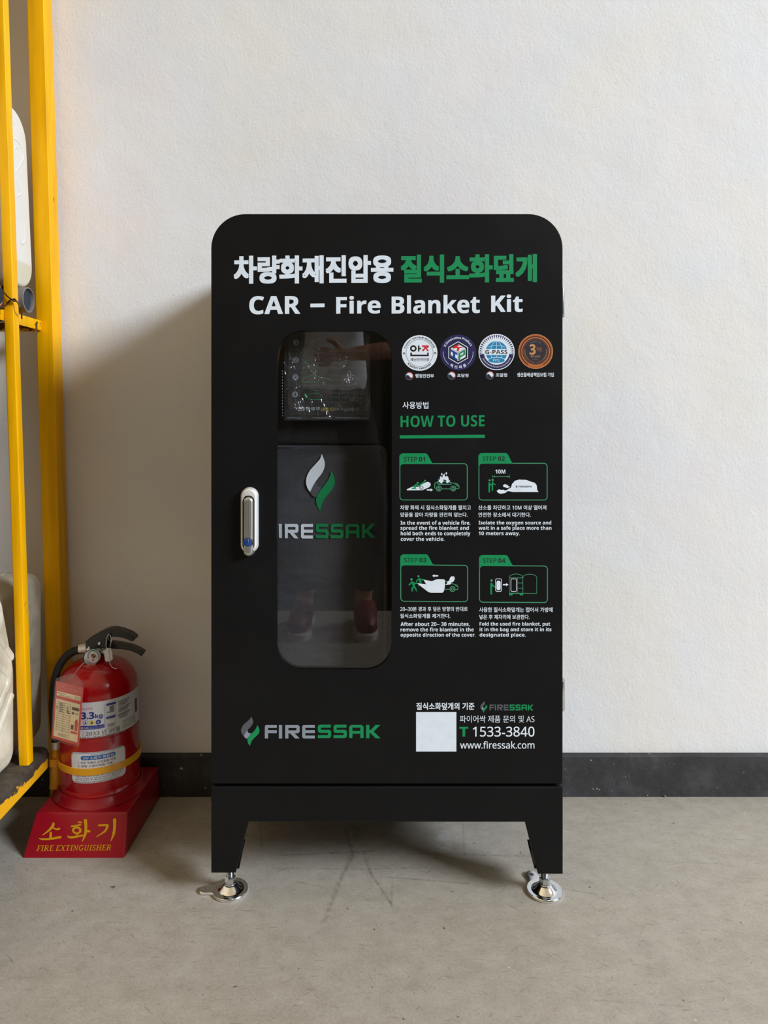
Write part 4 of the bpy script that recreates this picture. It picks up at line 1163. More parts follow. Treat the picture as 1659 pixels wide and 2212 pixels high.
obj('moulded_rib', bm, [M['jug']], upj)
bm = bmesh.new(); lathe(bm, [(.022, jz1-.004), (.022, jz1+.006), (.026, jz1+.006), (.026, jz1+.026), (.023, jz1+.028), (.0005, jz1+.028)], (jx(jz1)-.062, 1.22, 0), 28); obj('jug_cap', bm, [M['jugb']], upj)

# lower front jug (its broad side faces right)
lo = thing('plastic_jug', 'dirty cream jug with embossed side on the rack deck, left of the front post', 'jug', (-.74, 1.2, .165))
bm = bmesh.new()
xo = -.677
slabX(bm, [(1.02, .1655), (1.366, .1655), (1.366, .345), (1.316, .503), (1.02, .503)], [.04, .03, .10, .035, .06], xo, -.80, .014)
obj('jug_body', bm, [M['jugb']], lo, True, angle=60)
bm = bmesh.new()
for k, (ry, rz) in enumerate(((.155, .128), (.105, .080))):       # embossed diamonds on the broad side
    lp_ = [(xo, y, z) for y, z in round_poly([(1.195-ry, .335), (1.195, .335-rz), (1.195+ry, .335), (1.195, .335+rz)], [.02]*4, 0, 6)]
    tube(bm, lp_, .0085-.0015*k, 10, True)
for y0, z0, y1, z1 in ((1.352, .30, 1.235, .188), (1.352, .37, 1.262, .468)): tube(bm, [(xo, y0, z0), (xo, (y0+y1)/2, (z0+z1)/2), (xo, y1, z1)], .007, 10)
for v in bm.verts: v.co.x = xo+(v.co.x-xo)*.45
obj('moulded_rib', bm, [M['jugb']], lo)
# rear lower jug
rj = thing('plastic_jug', 'stained grey translucent jug behind the front post, back corner of the rack deck', 'jug', (-.8, 1.43, .165))
bm = bmesh.new()
rz1 = CAMH-(1243-CY)*1.43/F
slabX(bm, [(1.3745, .1655), (1.492, .1655), (1.492, rz1), (1.3745, rz1)], [.03, .03, .04, .04], -.6795, -.97, .022)
obj('jug_body', bm, [M['jugd']], rj, True, angle=60)
bm = bmesh.new(); box(bm, -.80, -.735, 1.42, 1.446, rz1-.002, rz1+.003, .001); tube(bm, catmull([(-.90, 1.433, rz1-.004), (-.88, 1.433, rz1+.022), (-.80, 1.433, rz1+.024), (-.775, 1.433, rz1-.004)], 6), .009, 12)
obj('jug_handle', bm, [M['jugd']], rj)

# ------------------------------------------------------------------ extinguisher stand
stand = thing('extinguisher_stand', 'red plastic plinth with gold lettering on the floor under the extinguisher', 'stand', (-.553, 1.44, 0))
bm = bmesh.new()
z1 = .070
lo4 = [Vector((-.650, 1.334, 0)), Vector((-.4585, 1.334, 0)), Vector((-.4525, 1.546, 0)), Vector((-.650, 1.546, 0))]
hi4 = [Vector((-.637, 1.362, z1)), Vector((-.4605, 1.362, z1)), Vector((-.4545, 1.541, z1)), Vector((-.637, 1.541, z1))]
hull8(bm, lo4, hi4)
bmesh.ops.bevel(bm, geom=[e for e in bm.edges if max(v.co.z for v in e.verts) > .01], offset=.0035, segments=3, affect='EDGES', profile=.5)
obj('plinth', bm, [M['redbox']], stand)
EC = Vector((-.5465, 1.4545, 0)); ER = .0775
bm = bmesh.new()
lathe(bm, [(.091, z1-.002), (.0905, z1+.003), (.087, z1+.006), (.0815, z1+.0175), (.0796, z1+.0185), (.0788, z1+.016), (.0786, z1+.0005)], EC, 64)
for v in bm.verts:
    v.co.y = min(v.co.y, 1.5505); v.co.x = max(v.co.x, -.640)
obj('socket_ring', bm, [M['redbox']], stand)
# lettering on the sloping front
nrm = Vector((0, -z1, .028)).normalized()
def FS(u, v, l):
    # ray through the pixel meets the front slope y = 1.334 + 0.4 z
    k = .028/z1; ry = 1.0; rz = -(v-CY)/F
    d = (1.334+k*CAMH)/(ry-k*rz)
    return P(u, v, d)+nrm*(.0004+.0002*l)
T = Z2(4.608, 30, 1580)
pr = Print(FS)
def brush(pts, ws):
    c_ = catmull([Vector((*p, 0)) for p in pts], 5)
    n = len(pts); wl = []
    for i in range(len(c_)):
        f = i/5; a = min(int(f), n-2); wl.append((ws[a]+(ws[a+1]-ws[a])*(f-a))/4.608)
    pr.line([T(p.x, p.y) for p in c_], wl, 'goldfoil', 1)
brush([(395, 918), (382, 950), (340, 992), (282, 1034)], [26, 28, 18, 5]); brush([(388, 958), (425, 974), (452, 968)], [10, 18, 22])
brush([(368, 1008), (366, 1062)], [22, 28]); brush([(252, 1064), (290, 1072), (370, 1068), (462, 1052)], [8, 18, 20, 26])
brush([(640, 902), (672, 906)], [12, 16]); brush([(576, 944), (664, 930)], [16, 16]); pr.disc(*T(627, 984), 10.4, 'goldfoil', 1, 32, 5.4, ry=8.4)
brush([(628, 1020), (628, 1046)], [16, 18]); brush([(540, 1046), (580, 1054), (690, 1034)], [20, 24, 16]); brush([(714, 886), (718, 950), (712, 1020), (682, 1094)], [32, 28, 26, 6]); brush([(716, 988), (752, 994)], [18, 24])
brush([(846, 934), (932, 932)], [18, 22]); brush([(934, 936), (908, 992), (820, 1050)], [26, 20, 5]); brush([(1004, 880), (1004, 940), (994, 1020), (966, 1090)], [34, 30, 26, 6])
pr.done('gold_lettering', stand)['label'] = 'large gold brush-written Korean letters'
# FIRE EXTINGUISHER in italic serif capitals
SER = {}
def st(x, w=.17): return [([(x, .02), (x, .98)], w), ([(x-.17, .03), (x+.17, .03)], .06), ([(x-.17, .97), (x+.17, .97)], .06)]
SER['I'] = (.45, st(.22)); SER['F'] = (.68, st(.2)+[([(.2, .96), (.62, .96)], .08), ([(.62, .97), (.62, .76)], .05), ([(.2, .52), (.48, .52)], .08), ([(.48, .62), (.48, .42)], .05)])
SER['E'] = (.74, st(.2)+[([(.2, .96), (.62, .96)], .08), ([(.62, .97), (.62, .76)], .05), ([(.2, .52), (.48, .52)], .08), ([(.48, .62), (.48, .42)], .05), ([(.2, .04), (.66, .04)], .08), ([(.66, .03), (.66, .26)], .05)])
SER['T'] = (.74, [([(.36, .02), (.36, .96)], .17), ([(.20, .03), (.52, .03)], .06), ([(.06, .96), (.66, .96)], .08), ([(.06, .97), (.06, .76)], .05), ([(.66, .97), (.66, .76)], .05)])
SER['H'] = (.9, st(.2)+st(.68)+[([(.2, .52), (.68, .52)], .08)])
SER['X'] = (.78, [([(.12, .97), (.62, .03)], .17), ([(.62, .97), (.12, .03)], .08)]+[([(x-.12, y), (x+.12, y)], .06) for x in (.12, .62) for y in (.03, .97)])
SER['N'] = (.88, [([(.17, .02), (.17, .98)], .08), ([(.66, .02), (.66, .98)], .08), ([(.17, .95), (.66, .05)], .16), ([(.05, .03), (.29, .03)], .06), ([(.03, .97), (.22, .97)], .06), ([(.54, .97), (.78, .97)], .06)])
arc_ = lambda cx, cy, rx, ry, a0, a1, n=12: [(cx+rx*math.cos(math.radians(a0+(a1-a0)*i/n)), cy+ry*math.sin(math.radians(a0+(a1-a0)*i/n))) for i in range(n+1)]
SER['U'] = (.86, [([(.2, .97), (.2, .3)]+arc_(.42, .3, .22, .26, 180, 360)+[(.64, .97)], .12), ([(.06, .97), (.34, .97)], .06), ([(.52, .97), (.76, .97)], .06)])
SER['R'] = (.84, st(.2)+[([(.2, .95), (.42, .95)]+arc_(.42, .73, .2, .22, 90, -90)+[(.2, .51)], .10), ([(.4, .5), (.70, .05)], .15), ([(.66, .03), (.8, .03)], .06)])
SER['G'] = (.84, [(arc_(.42, .5, .32, .46, 55, 320), .13), ([(.66, .06), (.66, .42)], .15), ([(.52, .43), (.78, .43)], .06), ([(.64, .97), (.64, .74)], .05)])
SER['S'] = (.64, [(arc_(.31, .73, .2, .22, 40, 250, 10)+arc_(.31, .27, .22, .23, 80, -150, 10), .12), ([(.5, .97), (.5, .74)], .05), ([(.1, .03), (.1, .26)], .05)])
SER[' '] = (.32, [])
pr = Print(FS)
txt = 'FIRE EXTINGUISHER'; tot = sum(SER[c_][0] for c_ in txt); x = 0
ua, ub, va, vb = 78.5, 240, 1838.2, 1826.0
for c_ in txt:
    for pts, w_ in SER[c_][1]:
        q = []
        for a, b_ in pts:
            t_ = (x+a)/tot; q.append((ua+(ub-ua)*t_+3.2*b_, va-1.4*t_-(va-vb)*b_))
        pr.line(q, w_*12, 'goldfoil', 1, False)
    x += SER[c_][0]
pr.done('gold_lettering', stand)['label'] = 'small gold italic English letters'

# ------------------------------------------------------------------ fire extinguisher
ext = thing('fire_extinguisher', 'red fire extinguisher with black hose, gauge and labels standing in the red plinth', 'fire extinguisher', (EC.x, EC.y, z1+.006))
zb0, zs, ztop = z1+.006, .280, .333
bm = bmesh.new()
prof = [(.0005, zb0), (ER-.0026, zb0), (ER+.0002, zb0+.003), (ER+.0002, zb0+.020), (ER-.0006, zb0+.0215), (ER, zb0+.023), (ER, .1995), (ER-.0008, .2005), (ER-.0008, .2015), (ER, .2025), (ER, zs)]
for i in range(1, 13):
    a = math.pi/2*i/12; prof.append((.020+(ER-.020)*math.cos(a)**.92, zs+(ztop-zs)*math.sin(a)))
prof += [(.019, ztop+.004), (.017, ztop+.010), (.0005, ztop+.010)]
lathe(bm, prof, EC, 72)
LEAN = .030                                    # the bottle leans a little to the left
for v in bm.verts: v.co.x -= LEAN*max(0, v.co.z-.08)
obj('cylinder', bm, [M['red']], ext, True, angle=30)
dv = 1.448
def V(x, y, d=dv): return P(100+x/7.213, 1340+y/7.213, d)
bm = bmesh.new()
nx = V(790, 600).x
lathe(bm, [(.0005, ztop+.0095), (.0165, ztop+.0095), (.0165, ztop+.016), (.014, ztop+.018), (.0135, ztop+.030), (.0005, ztop+.030)], (EC.x-LEAN*.26, EC.y, 0), 28)
a = V(648, 412); b_ = V(930, 470)
box(bm, a.x, b_.x+.004, dv-.010, dv+.014, b_.z-.004, a.z+.001, .0025)
obj('valve', bm, [M['zinc']], ext)
def outline(pts): return [(q.x, q.z) for q in (V(*p) for p in pts)]
def ccw(lp): return lp if sum(lp[i-1][0]*lp[i][1]-lp[i][0]*lp[i-1][1] for i in range(len(lp))) > 0 else lp[::-1]
bm = bmesh.new()
up = [(648, 410), (645, 300), (690, 265), (800, 200), (920, 140), (1000, 118), (1080, 116), (1200, 143), (1330, 196), (1392, 245), (1406, 272), (1392, 292), (1345, 294), (1240, 250), (1120, 229), (1030, 226), (1000, 240), (985, 300), (985, 412)]
prism(bm, ccw(outline(up)), (), dv-.0125, dv-.0085, .001); prism(bm, ccw(outline(up)), (), dv+.0085, dv+.0125)
up2 = [(690, 265), (800, 200), (920, 140), (1000, 118), (1080, 116), (1200, 143), (1330, 196), (1392, 245), (1406, 272), (1380, 275), (1320, 225), (1190, 172), (1080, 145), (1000, 147), (925, 168), (805, 228), (700, 288)]
prism(bm, ccw(outline(up2)), (), dv-.0118, dv+.0118)
obj('squeeze_lever', bm, [M['gloss']], ext, True, angle=40)
bm = bmesh.new()
lw = [(700, 330), (960, 325), (1060, 330), (1200, 350), (1340, 385), (1450, 430), (1520, 470), (1534, 490), (1500, 542), (1490, 545), (1440, 505), (1340, 462), (1200, 434), (1060, 428), (700, 416)]
prism(bm, ccw(outline(lw)), (), dv-.0080, dv+.0080, .0016)
obj('carry_handle', bm, [M['gloss']], ext, True, angle=40)
for x, y, r in ((868, 330, .0036), (708, 392, .003)):
    bm = bmesh.new(); q = V(x, y); lathe(bm, [(.0003, -.0158), (r*.6, -.0156), (r, -.0140), (r, -.0125)], q, 20, 'Y'); obj('rivet', bm, [M['zinc']], ext)
# gauge
bm = bmesh.new(); gc = V(735, 555, dv-.012)
lathe(bm, [(.0132, .0), (.0150, -.0005), (.0163, -.004), (.0163, -.010), (.0148, -.0125), (.0140, -.0115)], gc, 40, 'Y')
lathe(bm, [(.006, .012), (.006, -.002)], gc, 16, 'Y')
gauge = obj('pressure_gauge', bm, [M['zinc']], ext)
pr = Print(lambda u, v, l: P(u, v, gc.y-.0119-.0002*l))
gu, gv = 100+735/7.213, 1340+555/7.213; rp = 14.6
pr.disc(gu, gv, rp, 'label', 0, 40); pr.disc(gu, gv, rp*.93, 'grey', 1, 30, rp*.70, a0=150, a1=390); pr.disc(gu, gv, rp*.93, 'green', 2, 12, rp*.70, a0=250, a1=290)
pr.disc(gu, gv, rp*.34, 'tagbrown', 2, 20); pr.line([(gu-2.6, gv+2.2), (gu+2.2, gv-2.4)], 1.3, 'gold', 3); pr.disc(gu-.5, gv+8.5, 2.6, 'redp', 2, 16, ry=1.8); pr.line([(gu-7, gv-3), (gu+8, gv+3)], .6, 'ink', 2.5)
pr.done('gauge_dial', gauge)
# hose with ferrules and nozzle
bm = bmesh.new()
hp = catmull([V(600, 448, 1.452), V(520, 462, 1.452), V(430, 482, 1.452), V(330, 545, 1.45), V(240, 650, 1.447), V(170, 790, 1.444), V(125, 960, 1.442), V(110, 1150, 1.44), P(114.5, 1530, 1.44), P(117.5, 1575, 1.438), P(120.8, 1606, 1.437)], 6)
tube(bm, hp, .0080, 16); obj('hose', bm, [M['rubber']], ext)
bm = bmesh.new(); tube(bm, [V(520, 446, 1.452), V(640, 432, 1.452)], .0092, 20); tube(bm, [V(635, 432, 1.452), V(690, 428, 1.452)], .0075, 16)
obj('hose_ferrule', bm, [M['alu']], ext)
bm = bmesh.new(); ncx = P(121, 1650, 1.437).x
zz = lambda v: CAMH-(v-CY)*1.437/F
lathe(bm, [(.0074, zz(1617)), (.0086, zz(1616)), (.0088, zz(1602)), (.0078, zz(1601))], (P(121.3, 1610, 1.437).x, 1.437, 0), 24); obj('nozzle_ferrule', bm, [M['alu']], ext)
bm = bmesh.new(); lathe(bm, [(.0075, zz(1616.5)), (.0085, zz(1640)), (.0092, zz(1652)), (.0124, zz(1698)), (.0128, zz(1699)), (.0116, zz(1699)), (.0080, zz(1660))], (ncx, 1.437, 0), 28); obj('nozzle', bm, [M['ystrap']], ext)
# strap with clip
bm = bmesh.new()
zs0, zs1 = .1335, .1470
ring = lambda r, z: [bm.verts.new(EC+Vector((r*math.cos(t)-LEAN*(z-.08), r*math.sin(t), z))) for t in [2*math.pi*i/72 for i in range(72)]]
r0, r1 = ER+.0006, ER+.0030
rs = [ring(r0, zs0), ring(r1, zs0+.0006), ring(r1, zs1-.0006), ring(r0, zs1)]
for a, b_ in zip(rs, rs[1:]+rs[:1]):
    for i in range(72): bm.faces.new((a[i], a[(i+1) % 72], b_[(i+1) % 72], b_[i]))
zc0, zc1 = zz(1652), zz(1635)
lathe(bm, [(.0098, zc0), (.0128, zc0+.0006), (.0128, zc1-.0006), (.0098, zc1), (.0096, zc1), (.0096, zc0)], (ncx, 1.437, 0), 28)
bmesh.ops.recalc_face_normals(bm, faces=bm.faces[:])
obj('strap', bm, [M['ystrap']], ext)
# labels wrapped on the cylinder
def CS(u, v, l):
    r = ER+.0004+.0005*l
    dx, dy = (u-CX)/F, 1.0; ex = EC.x-LEAN*(CAMH-(v-CY)*1.39/F-.08)
    A = dx*dx+dy*dy; B = -2*(dx*ex+dy*EC.y); Cc = ex**2+EC.y**2-r*r
    disc = max(0, B*B-4*A*Cc); d = (-B-math.sqrt(disc))/(2*A)
    return P(u, v, d)
def wrap(th, z, l):                           # cylinder coordinates: angle (rad, 0 = towards camera) and height
    r = ER+.0004+.0005*l
    return EC+Vector((r*math.sin(th)-LEAN*(z-.08), -r*math.cos(th), z))
class Wrap(Print):
    """print laid out in (arc length, height) millimetres on the cylinder; arc 0 faces the room"""
    def __init__(s): super().__init__(lambda a, b, l: wrap(a/1000/ER, b/1000, l))
pr = Wrap()
pr.grid([(-72, 274.5), (172, 274.5), (172, 205.5), (-72, 205.5)], 'label', 0, 80, 6)
def cyl_uv(u, v):
    p = CS(u, v, 0); th = math.atan2(p.x-EC.x+LEAN*(p.z-.08), -(p.y-EC.y)); return th*ER*1000, p.z*1000
# text boxes are measured in the photo then moved on to the label
def WT(text, u0, u1, v0, v1, m, bold=0.0, layer=1.5):
    uc = (u0+u1)/2; a0 = cyl_uv(u0, (v0+v1)/2)[0]; a1 = cyl_uv(u1, (v0+v1)/2)[0]
    zt2 = cyl_uv(uc, v0)[1]; zb2 = cyl_uv(uc, v1)[1]
    pr.text(text, a0, zt2, a1, zb2, m, bold, layer)
def WB(u0, u1, v0, v1, m, layer=1.0, n=8):
    a0 = cyl_uv(u0, (v0+v1)/2)[0]; a1 = cyl_uv(u1, (v0+v1)/2)[0]; zt2 = cyl_uv((u0+u1)/2, v0)[1]; zb2 = cyl_uv((u0+u1)/2, v1)[1]
    pr.grid([(a0, zt2), (a1, zt2), (a1, zb2), (a0, zb2)], m, layer, n, 1); return a0, zt2, a1, zb2
S4 = Z2(11.85, 170, 1480)
def W4(text, x0, x1, y0, y1, m, bold=0.0): WT(text, *(170+x0/11.85, 170+x1/11.85), 1480+y0/11.85, 1480+y1/11.85, m, bold)
def B4(x0, x1, y0, y1, m, layer=1.0, n=8): return WB(170+x0/11.85, 170+x1/11.85, 1480+y0/11.85, 1480+y1/11.85, m, layer, n)
W4('3.3', 68, 400, 690, 868, 'lblue', .024); W4('kg', 420, 610, 725, 868, 'lblue', .02); W4('Since1976', 85, 360, 575, 632, 'pinkp', 0)
for x, y, mm, ch, tm in ((180, 965, 'lgrey', 'A', 'ink'), (342, 960, 'yprint', 'B', 'tagbrown'), (503, 942, 'lblue', 'C', 'label')):
    a0, zc = cyl_uv(170+x/11.85, 1480+y/11.85); pr.disc(a0, zc, 4.6, mm, 1.4, 28)
    if ch == 'A': pr.disc(a0, zc, 4.0, 'label', 2, 24)
    pr.text(ch, a0-1.7, zc+2, a0+1.7, zc-2, tm, .03, 2.6)
B4(-60, 660, 1040, 1135, 'lblue', 1, 20); W4('소화기(주)', 10, 270, 1068, 1140, 'label', .02)
for k in range(2): W4('본사 02-1234', 300, 640, 1050+34*k, 1072+34*k, 'label')
for y in (470, 1000): pass
B4(655, 662, 470, 1000, 'lgrey', .8, 1)
B4(705, 948, 450, 505, 'lblue', 1, 10); B4(700, 940, 790, 840, 'lblue', 1, 10)
for y0, y1 in ((530, 770), (860, 1090)):
    for a in ((695, 700, y0, y1), (940, 945, y0, y1), (695, 945, y1-5, y1), (695, 945, y0, y0+5)): B4(*a, 'lgrey', .9, 8)
B4(790, 905, 530, 650, 'lgrey', .8, 6)
for k in range(2): B4(720, 900, 665+22*k, 678+22*k, 'lgrey', .9, 6)
for k in range(2): B4(735, 915, 985+40*k, 1005+40*k, 'lgrey', .9, 6)
W4(': 2033 년 05월', 110, 1050, 1152, 1262, 'tagbrown', .0)
W4('대표 전화 접수 상담 안내 및 제품에 대한 문의', -20, 1060, 1288, 1346, 'tagbrown', 0)
for k in range(12): B4(1000+(k % 3)*12, 1300-(k % 4)*22, 360+40*k, 376+40*k, 'lgrey', .9, 10)
for k in range(3): W4('소화약제 중량', 1100, 1440, 830+78*k, 885+78*k, 'lgrey', 0)
W4('소화기 안전 점검 기준 안내', 1100, 1480, 1085, 1135, 'lgrey', 0)
B4(1425, 1480, 330, 680, 'tagbrown', .9, 5)
lab = pr.done('front_label', ext); lab['label'] = 'white weight label with blue print'
pr = Wrap()
a0, zt2 = cyl_uv(154, 1633)[0], 177.5; a1, zb2 = cyl_uv(270.5, 1622)[0], 118.0
def wrr(x0, x1, y0, y1, r, m, l, nu=26):
    """rounded rectangle divided into columns so that it follows the cylinder"""
    i = pr.mi(m); prev = None
    xs = sorted(set([x0+r*(1-math.cos(math.radians(a))) for a in range(0, 91, 15)]+[x1-r*(1-math.cos(math.radians(a))) for a in range(0, 91, 15)]+[x0+r+(x1-x0-2*r)*k/nu for k in range(nu+1)]))
    for x_ in xs:
        dx = max(0, r-(x_-x0), r-(x1-x_)); dz = r-math.sqrt(max(0, r*r-dx*dx))
        cur = (pr.bm.verts.new(pr.S(x_, y0+dz, l)), pr.bm.verts.new(pr.S(x_, y1-dz, l)))
        if prev: f = pr.bm.faces.new((prev[0], cur[0], cur[1], prev[1])); f.material_index = i
        prev = cur
wrr(a0, a1, zb2, zt2, 9, 'label', 0); wrr(a0+1.2, a1-1.2, zb2+1.2, zt2-1.2, 8, 'lblue', .8); wrr(a0+1.7, a1-1.7, zb2+1.7, zt2-1.7, 7.6, 'label', 1.4)
L_ = a1-a0
wrr(a0+L_*.20, a0+L_*.80, 163.2, 171.2, 3.9, 'pill', 2.0); pr.text('SW 소화기 특장점', a0+L_*.24, 170, a0+L_*.76, 164.4, 'label', .02, 2.8)
pr.text('Since 1976', a0+L_*.38, 174.4, a0+L_*.62, 172.4, 'lgrey', 0, 2.2)
pr.text('1. 모든 부품은 순정품을 사용', a0+L_*.14, 160.6, a0+L_*.80, 156.0, 'tagbrown', 0, 2.4); pr.text('2. 분말 소화약제를 사용', a0+L_*.14, 153.8, a0+L_*.74, 149.5, 'tagbrown', 0, 2.4)
for k in range(4): pr.text('소화기는 사용법 또는 성능 검사일로부터 점검 후 사용' if k % 2 else '검사기준에 따라 용기를 확인 바랍니다 안전점검', a0+L_*(.10-.01*k), 133.4-3.6*k, a0+L_*(.93-.03*k), 130.9-3.6*k, 'tagbrown', 0, 2.4)
pr.done('lower_label', ext)['label'] = 'rounded white label with blue border below the weight label'
# safety pin ring and plastic seal
bm = bmesh.new(); q = V(1000, 330, dv-.0165)
tube(bm, [q+Vector((-.0035+.0062*math.cos(t)*.55+.004*math.sin(t)*.2, .004*math.cos(t), .0165*math.sin(t)-.002)) for t in [2*math.pi*i/36 for i in range(36)]], .0011, 8, True)
q2 = V(1020, 275, dv); tube(bm, [q2+Vector((.0065*math.cos(t), 0, .0072*math.sin(t))) for t in [2*math.pi*i/28 for i in range(28)]], .0009, 8, True)
obj('safety_pin_ring', bm, [M['zinc']], ext)
bm = bmesh.new()
sl = [(930, 445), (960, 430), (1010, 440), (1030, 520), (1038, 600), (1010, 632), (940, 645), (915, 625), (905, 540), (898, 500)]
prism(bm, ccw([(q.x, q.z) for q in (V(a, b_, dv-.021) for a, b_ in sl)]), (), dv-.022, dv-.0195, .0006); obj('seal_tag', bm, [M['label']], ext)
bm = bmesh.new()
cp = catmull([V(965, 440, dv-.0235), V(975, 520, dv-.024), V(985, 620, dv-.024), V(1000, 690, dv-.030), V(1035, 735, dv-.036), V(1095, 750, dv-.038)], 5)
for p in cp[::1]:
    lathe(bm, [(.0001, -.0011), (.0009, -.0006), (.0009, .0006), (.0001, .0011)], p, 8)
obj('bead_chain', bm, [M['zinc']], ext)

# inspection tag hanging from the valve
tagd = 1.358
it = thing('inspection_tag', 'red and cream inspection card in clear sleeve hanging from the extinguisher neck by a chain', 'tag', P(146, 1460, tagd))
T3t = Z2(13.825, 110, 1460)
def TP(x, y, l): return P(110+x/13.825, 1460+y/13.825, tagd-.0003*l)
pr = Print(lambda a, b_, l: None)
def quad(a, b_): # card coordinates 0..1 -> close-up pixels
    TL, TR, BR, BL = Vector((158, 150)), Vector((968, 345)), Vector((838, 2085)), Vector((25, 1852))
    return TL.lerp(TR, a).lerp(BL.lerp(BR, a), b_)
pr.S = lambda a, b_, l: TP(*quad(a, b_), l)
pr.poly([(0, 0), (1, 0), (1, 1), (0, 1)], 'tagred', 0)
pr.poly([(.055, .035), (.93, .035), (.93, .125), (.055, .125)], 'tagpink', 1, [[(.065, .040), (.92, .040), (.92, .120), (.065, .120)]])
pr.text('소화기점검표', .10, .055, .87, .108, 'tagpink', .01, 1)
pr.poly([(.055, .165), (.93, .165), (.93, .245), (.055, .245)], 'cream', 1)
pr.poly([(.055, .30), (.93, .30), (.93, .955), (.055, .955)], 'cream', 1)
pr.text('품명 분말', .09, .18, .36, .20, 'tagbrown', 0, 2); pr.text('제조 2023', .16, .212, .60, .236, 'tagbrown', 0, 2); pr.text('검 인', .72, .185, .88, .235, 'tagbrown', 0, 2)
for k in range(13): pr.line([(.075, .345+.04*k), (.60, .345+.04*k)], .0035, 'tagbrown', 2, False)
for x_ in (.13, .36, .60): pr.line([(x_, .34), (x_, .86)], .005, 'tagbrown', 2, False)
for k in range(5):
    x_ = .22; y_ = .36+.035*k
    pr.line([(x_-.04, y_), (x_, y_+.012), (x_+.03, y_-.006), (x_+.08, y_+.014), (x_+.10, y_+.002)], .010, 'ink', 3)
for pts in ([(.52, .40), (.47, .42), (.50, .44), (.46, .46)], [(.47, .47), (.53, .475), (.48, .50), (.58, .50)], [(.07, .43), (.12, .46), (.10, .47)]): pr.line(pts, .010, 'ink', 3)
pr.poly([(.65, .375), (.91, .375), (.91, .425), (.65, .425)], 'tagbrown', 2); pr.disc(.70, .48, .045, 'tagbrown', 2, 20, ry=.022); pr.text('점검', .78, .465, .88, .495, 'tagbrown', 0, 2)
pr.poly([(.80, .77), (.79, .62), (.81, .59), (.83, .57), (.86, .57), (.88, .59), (.90, .62), (.89, .77)], 'tagred', 2); pr.poly([(.66, .68), (.75, .68), (.75, .76), (.66, .76)], 'tagbrown', 2); pr.poly([(.66, .79), (.90, .79), (.90, .825), (.66, .825)], 'tagred', 2)
for k in range(3): pr.line([(.2, .885+.018*k), (.62-.12*(k % 2), .885+.018*k)], .004, 'tagbrown', 2, False)
pr.done('inspection_card', it)['label'] = 'red card with cream table and handwriting'
bm = bmesh.new()
slv = [(5, 1880), (20, 1600), (118, 300), (135, 150), (170, 60), (300, 10), (470, -40), (620, -90), (740, -60), (830, 20), (960, 190), (992, 300), (985, 420), (870, 1900), (845, 2110), (815, 2120), (400, 2010)]
lpz = [(q.x, q.z) for q in (TP(x_, y_, 0) for x_, y_ in slv)]
prism(bm, ccw(lpz), (), tagd-.0022, tagd-.0019); obj('clear_sleeve', bm, [M['sleeve']], it, False)
bm = bmesh.new()
cp = catmull([P(149, 1467, tagd-.003), P(158, 1460, 1.366), P(170, 1444, 1.385), P(180, 1433, 1.40), P(192, 1428, 1.422)], 7)
for p in cp: lathe(bm, [(.0001, -.0010), (.0009, -.0006), (.0009, .0006), (.0001, .0010)], p, 8)
obj('bead_chain', bm, [M['zinc']], it)

# ------------------------------------------------------------------ debris at the foot of the wall
def crumb(u, v, s, label):
    d = F*CAMH/(v-CY); bm = bmesh.new(); bmesh.ops.create_icosphere(bm, subdivisions=2, radius=s)
    for q in bm.verts:
        q.co = Vector((q.co.x*1.5, q.co.y, q.co.z*.6))*(1+.35*math.sin(q.co.x*900+q.co.z*700+u))
    lowest = min(q.co.z for q in bm.verts)
    c_ = Vector(((u-CX)*d/F, d, -lowest)); bm.transform(Matrix.Translation(c_))
    tag(obj('crumb', bm, [M['crumb']], None, origin=(c_.x, c_.y, 0)), label, 'debris', 'brown crumbs along the skirting')
M['crumb'] = plain('brown_crumb', srgb(110, 84, 60), .8, nz=.3, scale=200)
crumb(1245, 1717, .0028, 'tiny brown crumb on the floor just right of the black cabinet'); crumb(1434, 1720, .0040, 'brown crumb at the black skirting, middle of the right floor edge')
crumb(1586, 1717, .0034, 'brown crumb at the skirting near the right edge of the picture')

bpy.data.curves.remove(Print.PEN.data)

# ------------------------------------------------------------------ the photographer, seen mirrored in the window pane
PX, PY = -.135, -.40                          # standing place, facing the wall
who = thing('person', 'person in white T-shirt and dark trousers with one forearm raised, mirrored in the cabinet window', 'person', (PX, PY, 0))
def grow(name, verts, edges, mat, parent, root, levels=2):
    """one continuous skinned surface from joints (x, y, z, radius[, radius2])"""
    names = list(verts); me = bpy.data.meshes.new(name)
    base = world_loc(parent)
    me.from_pydata([Vector(verts[n][:3])+Vector((PX, PY, 0))-base for n in names], [(names.index(a), names.index(b)) for a, b in edges], [])
    o = bpy.data.objects.new(name, me); C.objects.link(o)
    sk = o.modifiers.new('skin', 'SKIN'); sk.use_smooth_shade = True; sk.branch_smoothing = .6
    for n, v in zip(names, me.skin_vertices[0].data):
        q = verts[n]; v.radius = (q[3], q[4] if len(q) > 4 else q[3]); v.use_root = n == root
    ss = o.modifiers.new('sub', 'SUBSURF'); ss.levels = ss.render_levels = levels
    bpy.context.view_layer.update()
    m2 = bpy.data.meshes.new_from_object(o.evaluated_get(bpy.context.evaluated_depsgraph_get()))
    o.modifiers.clear(); o.data = m2; m2.name = name; bpy.data.meshes.remove(me)
    m2.materials.clear(); m2.materials.append(mat)
    m2.polygons.foreach_set('use_smooth', [True]*len(m2.polygons))
    o.parent = parent; o.location = (0, 0, 0)
    return o
M['skin'] = plain('skin', srgb(190, 138, 112), .5, nz=.06, scale=30)
M['hair'] = plain('black_hair', srgb(24, 20, 18), .5, nz=.2, scale=200)
M['tee'] = plain('white_cotton', srgb(240, 241, 245), .85, nz=.02, scale=8, bmp=.0008)
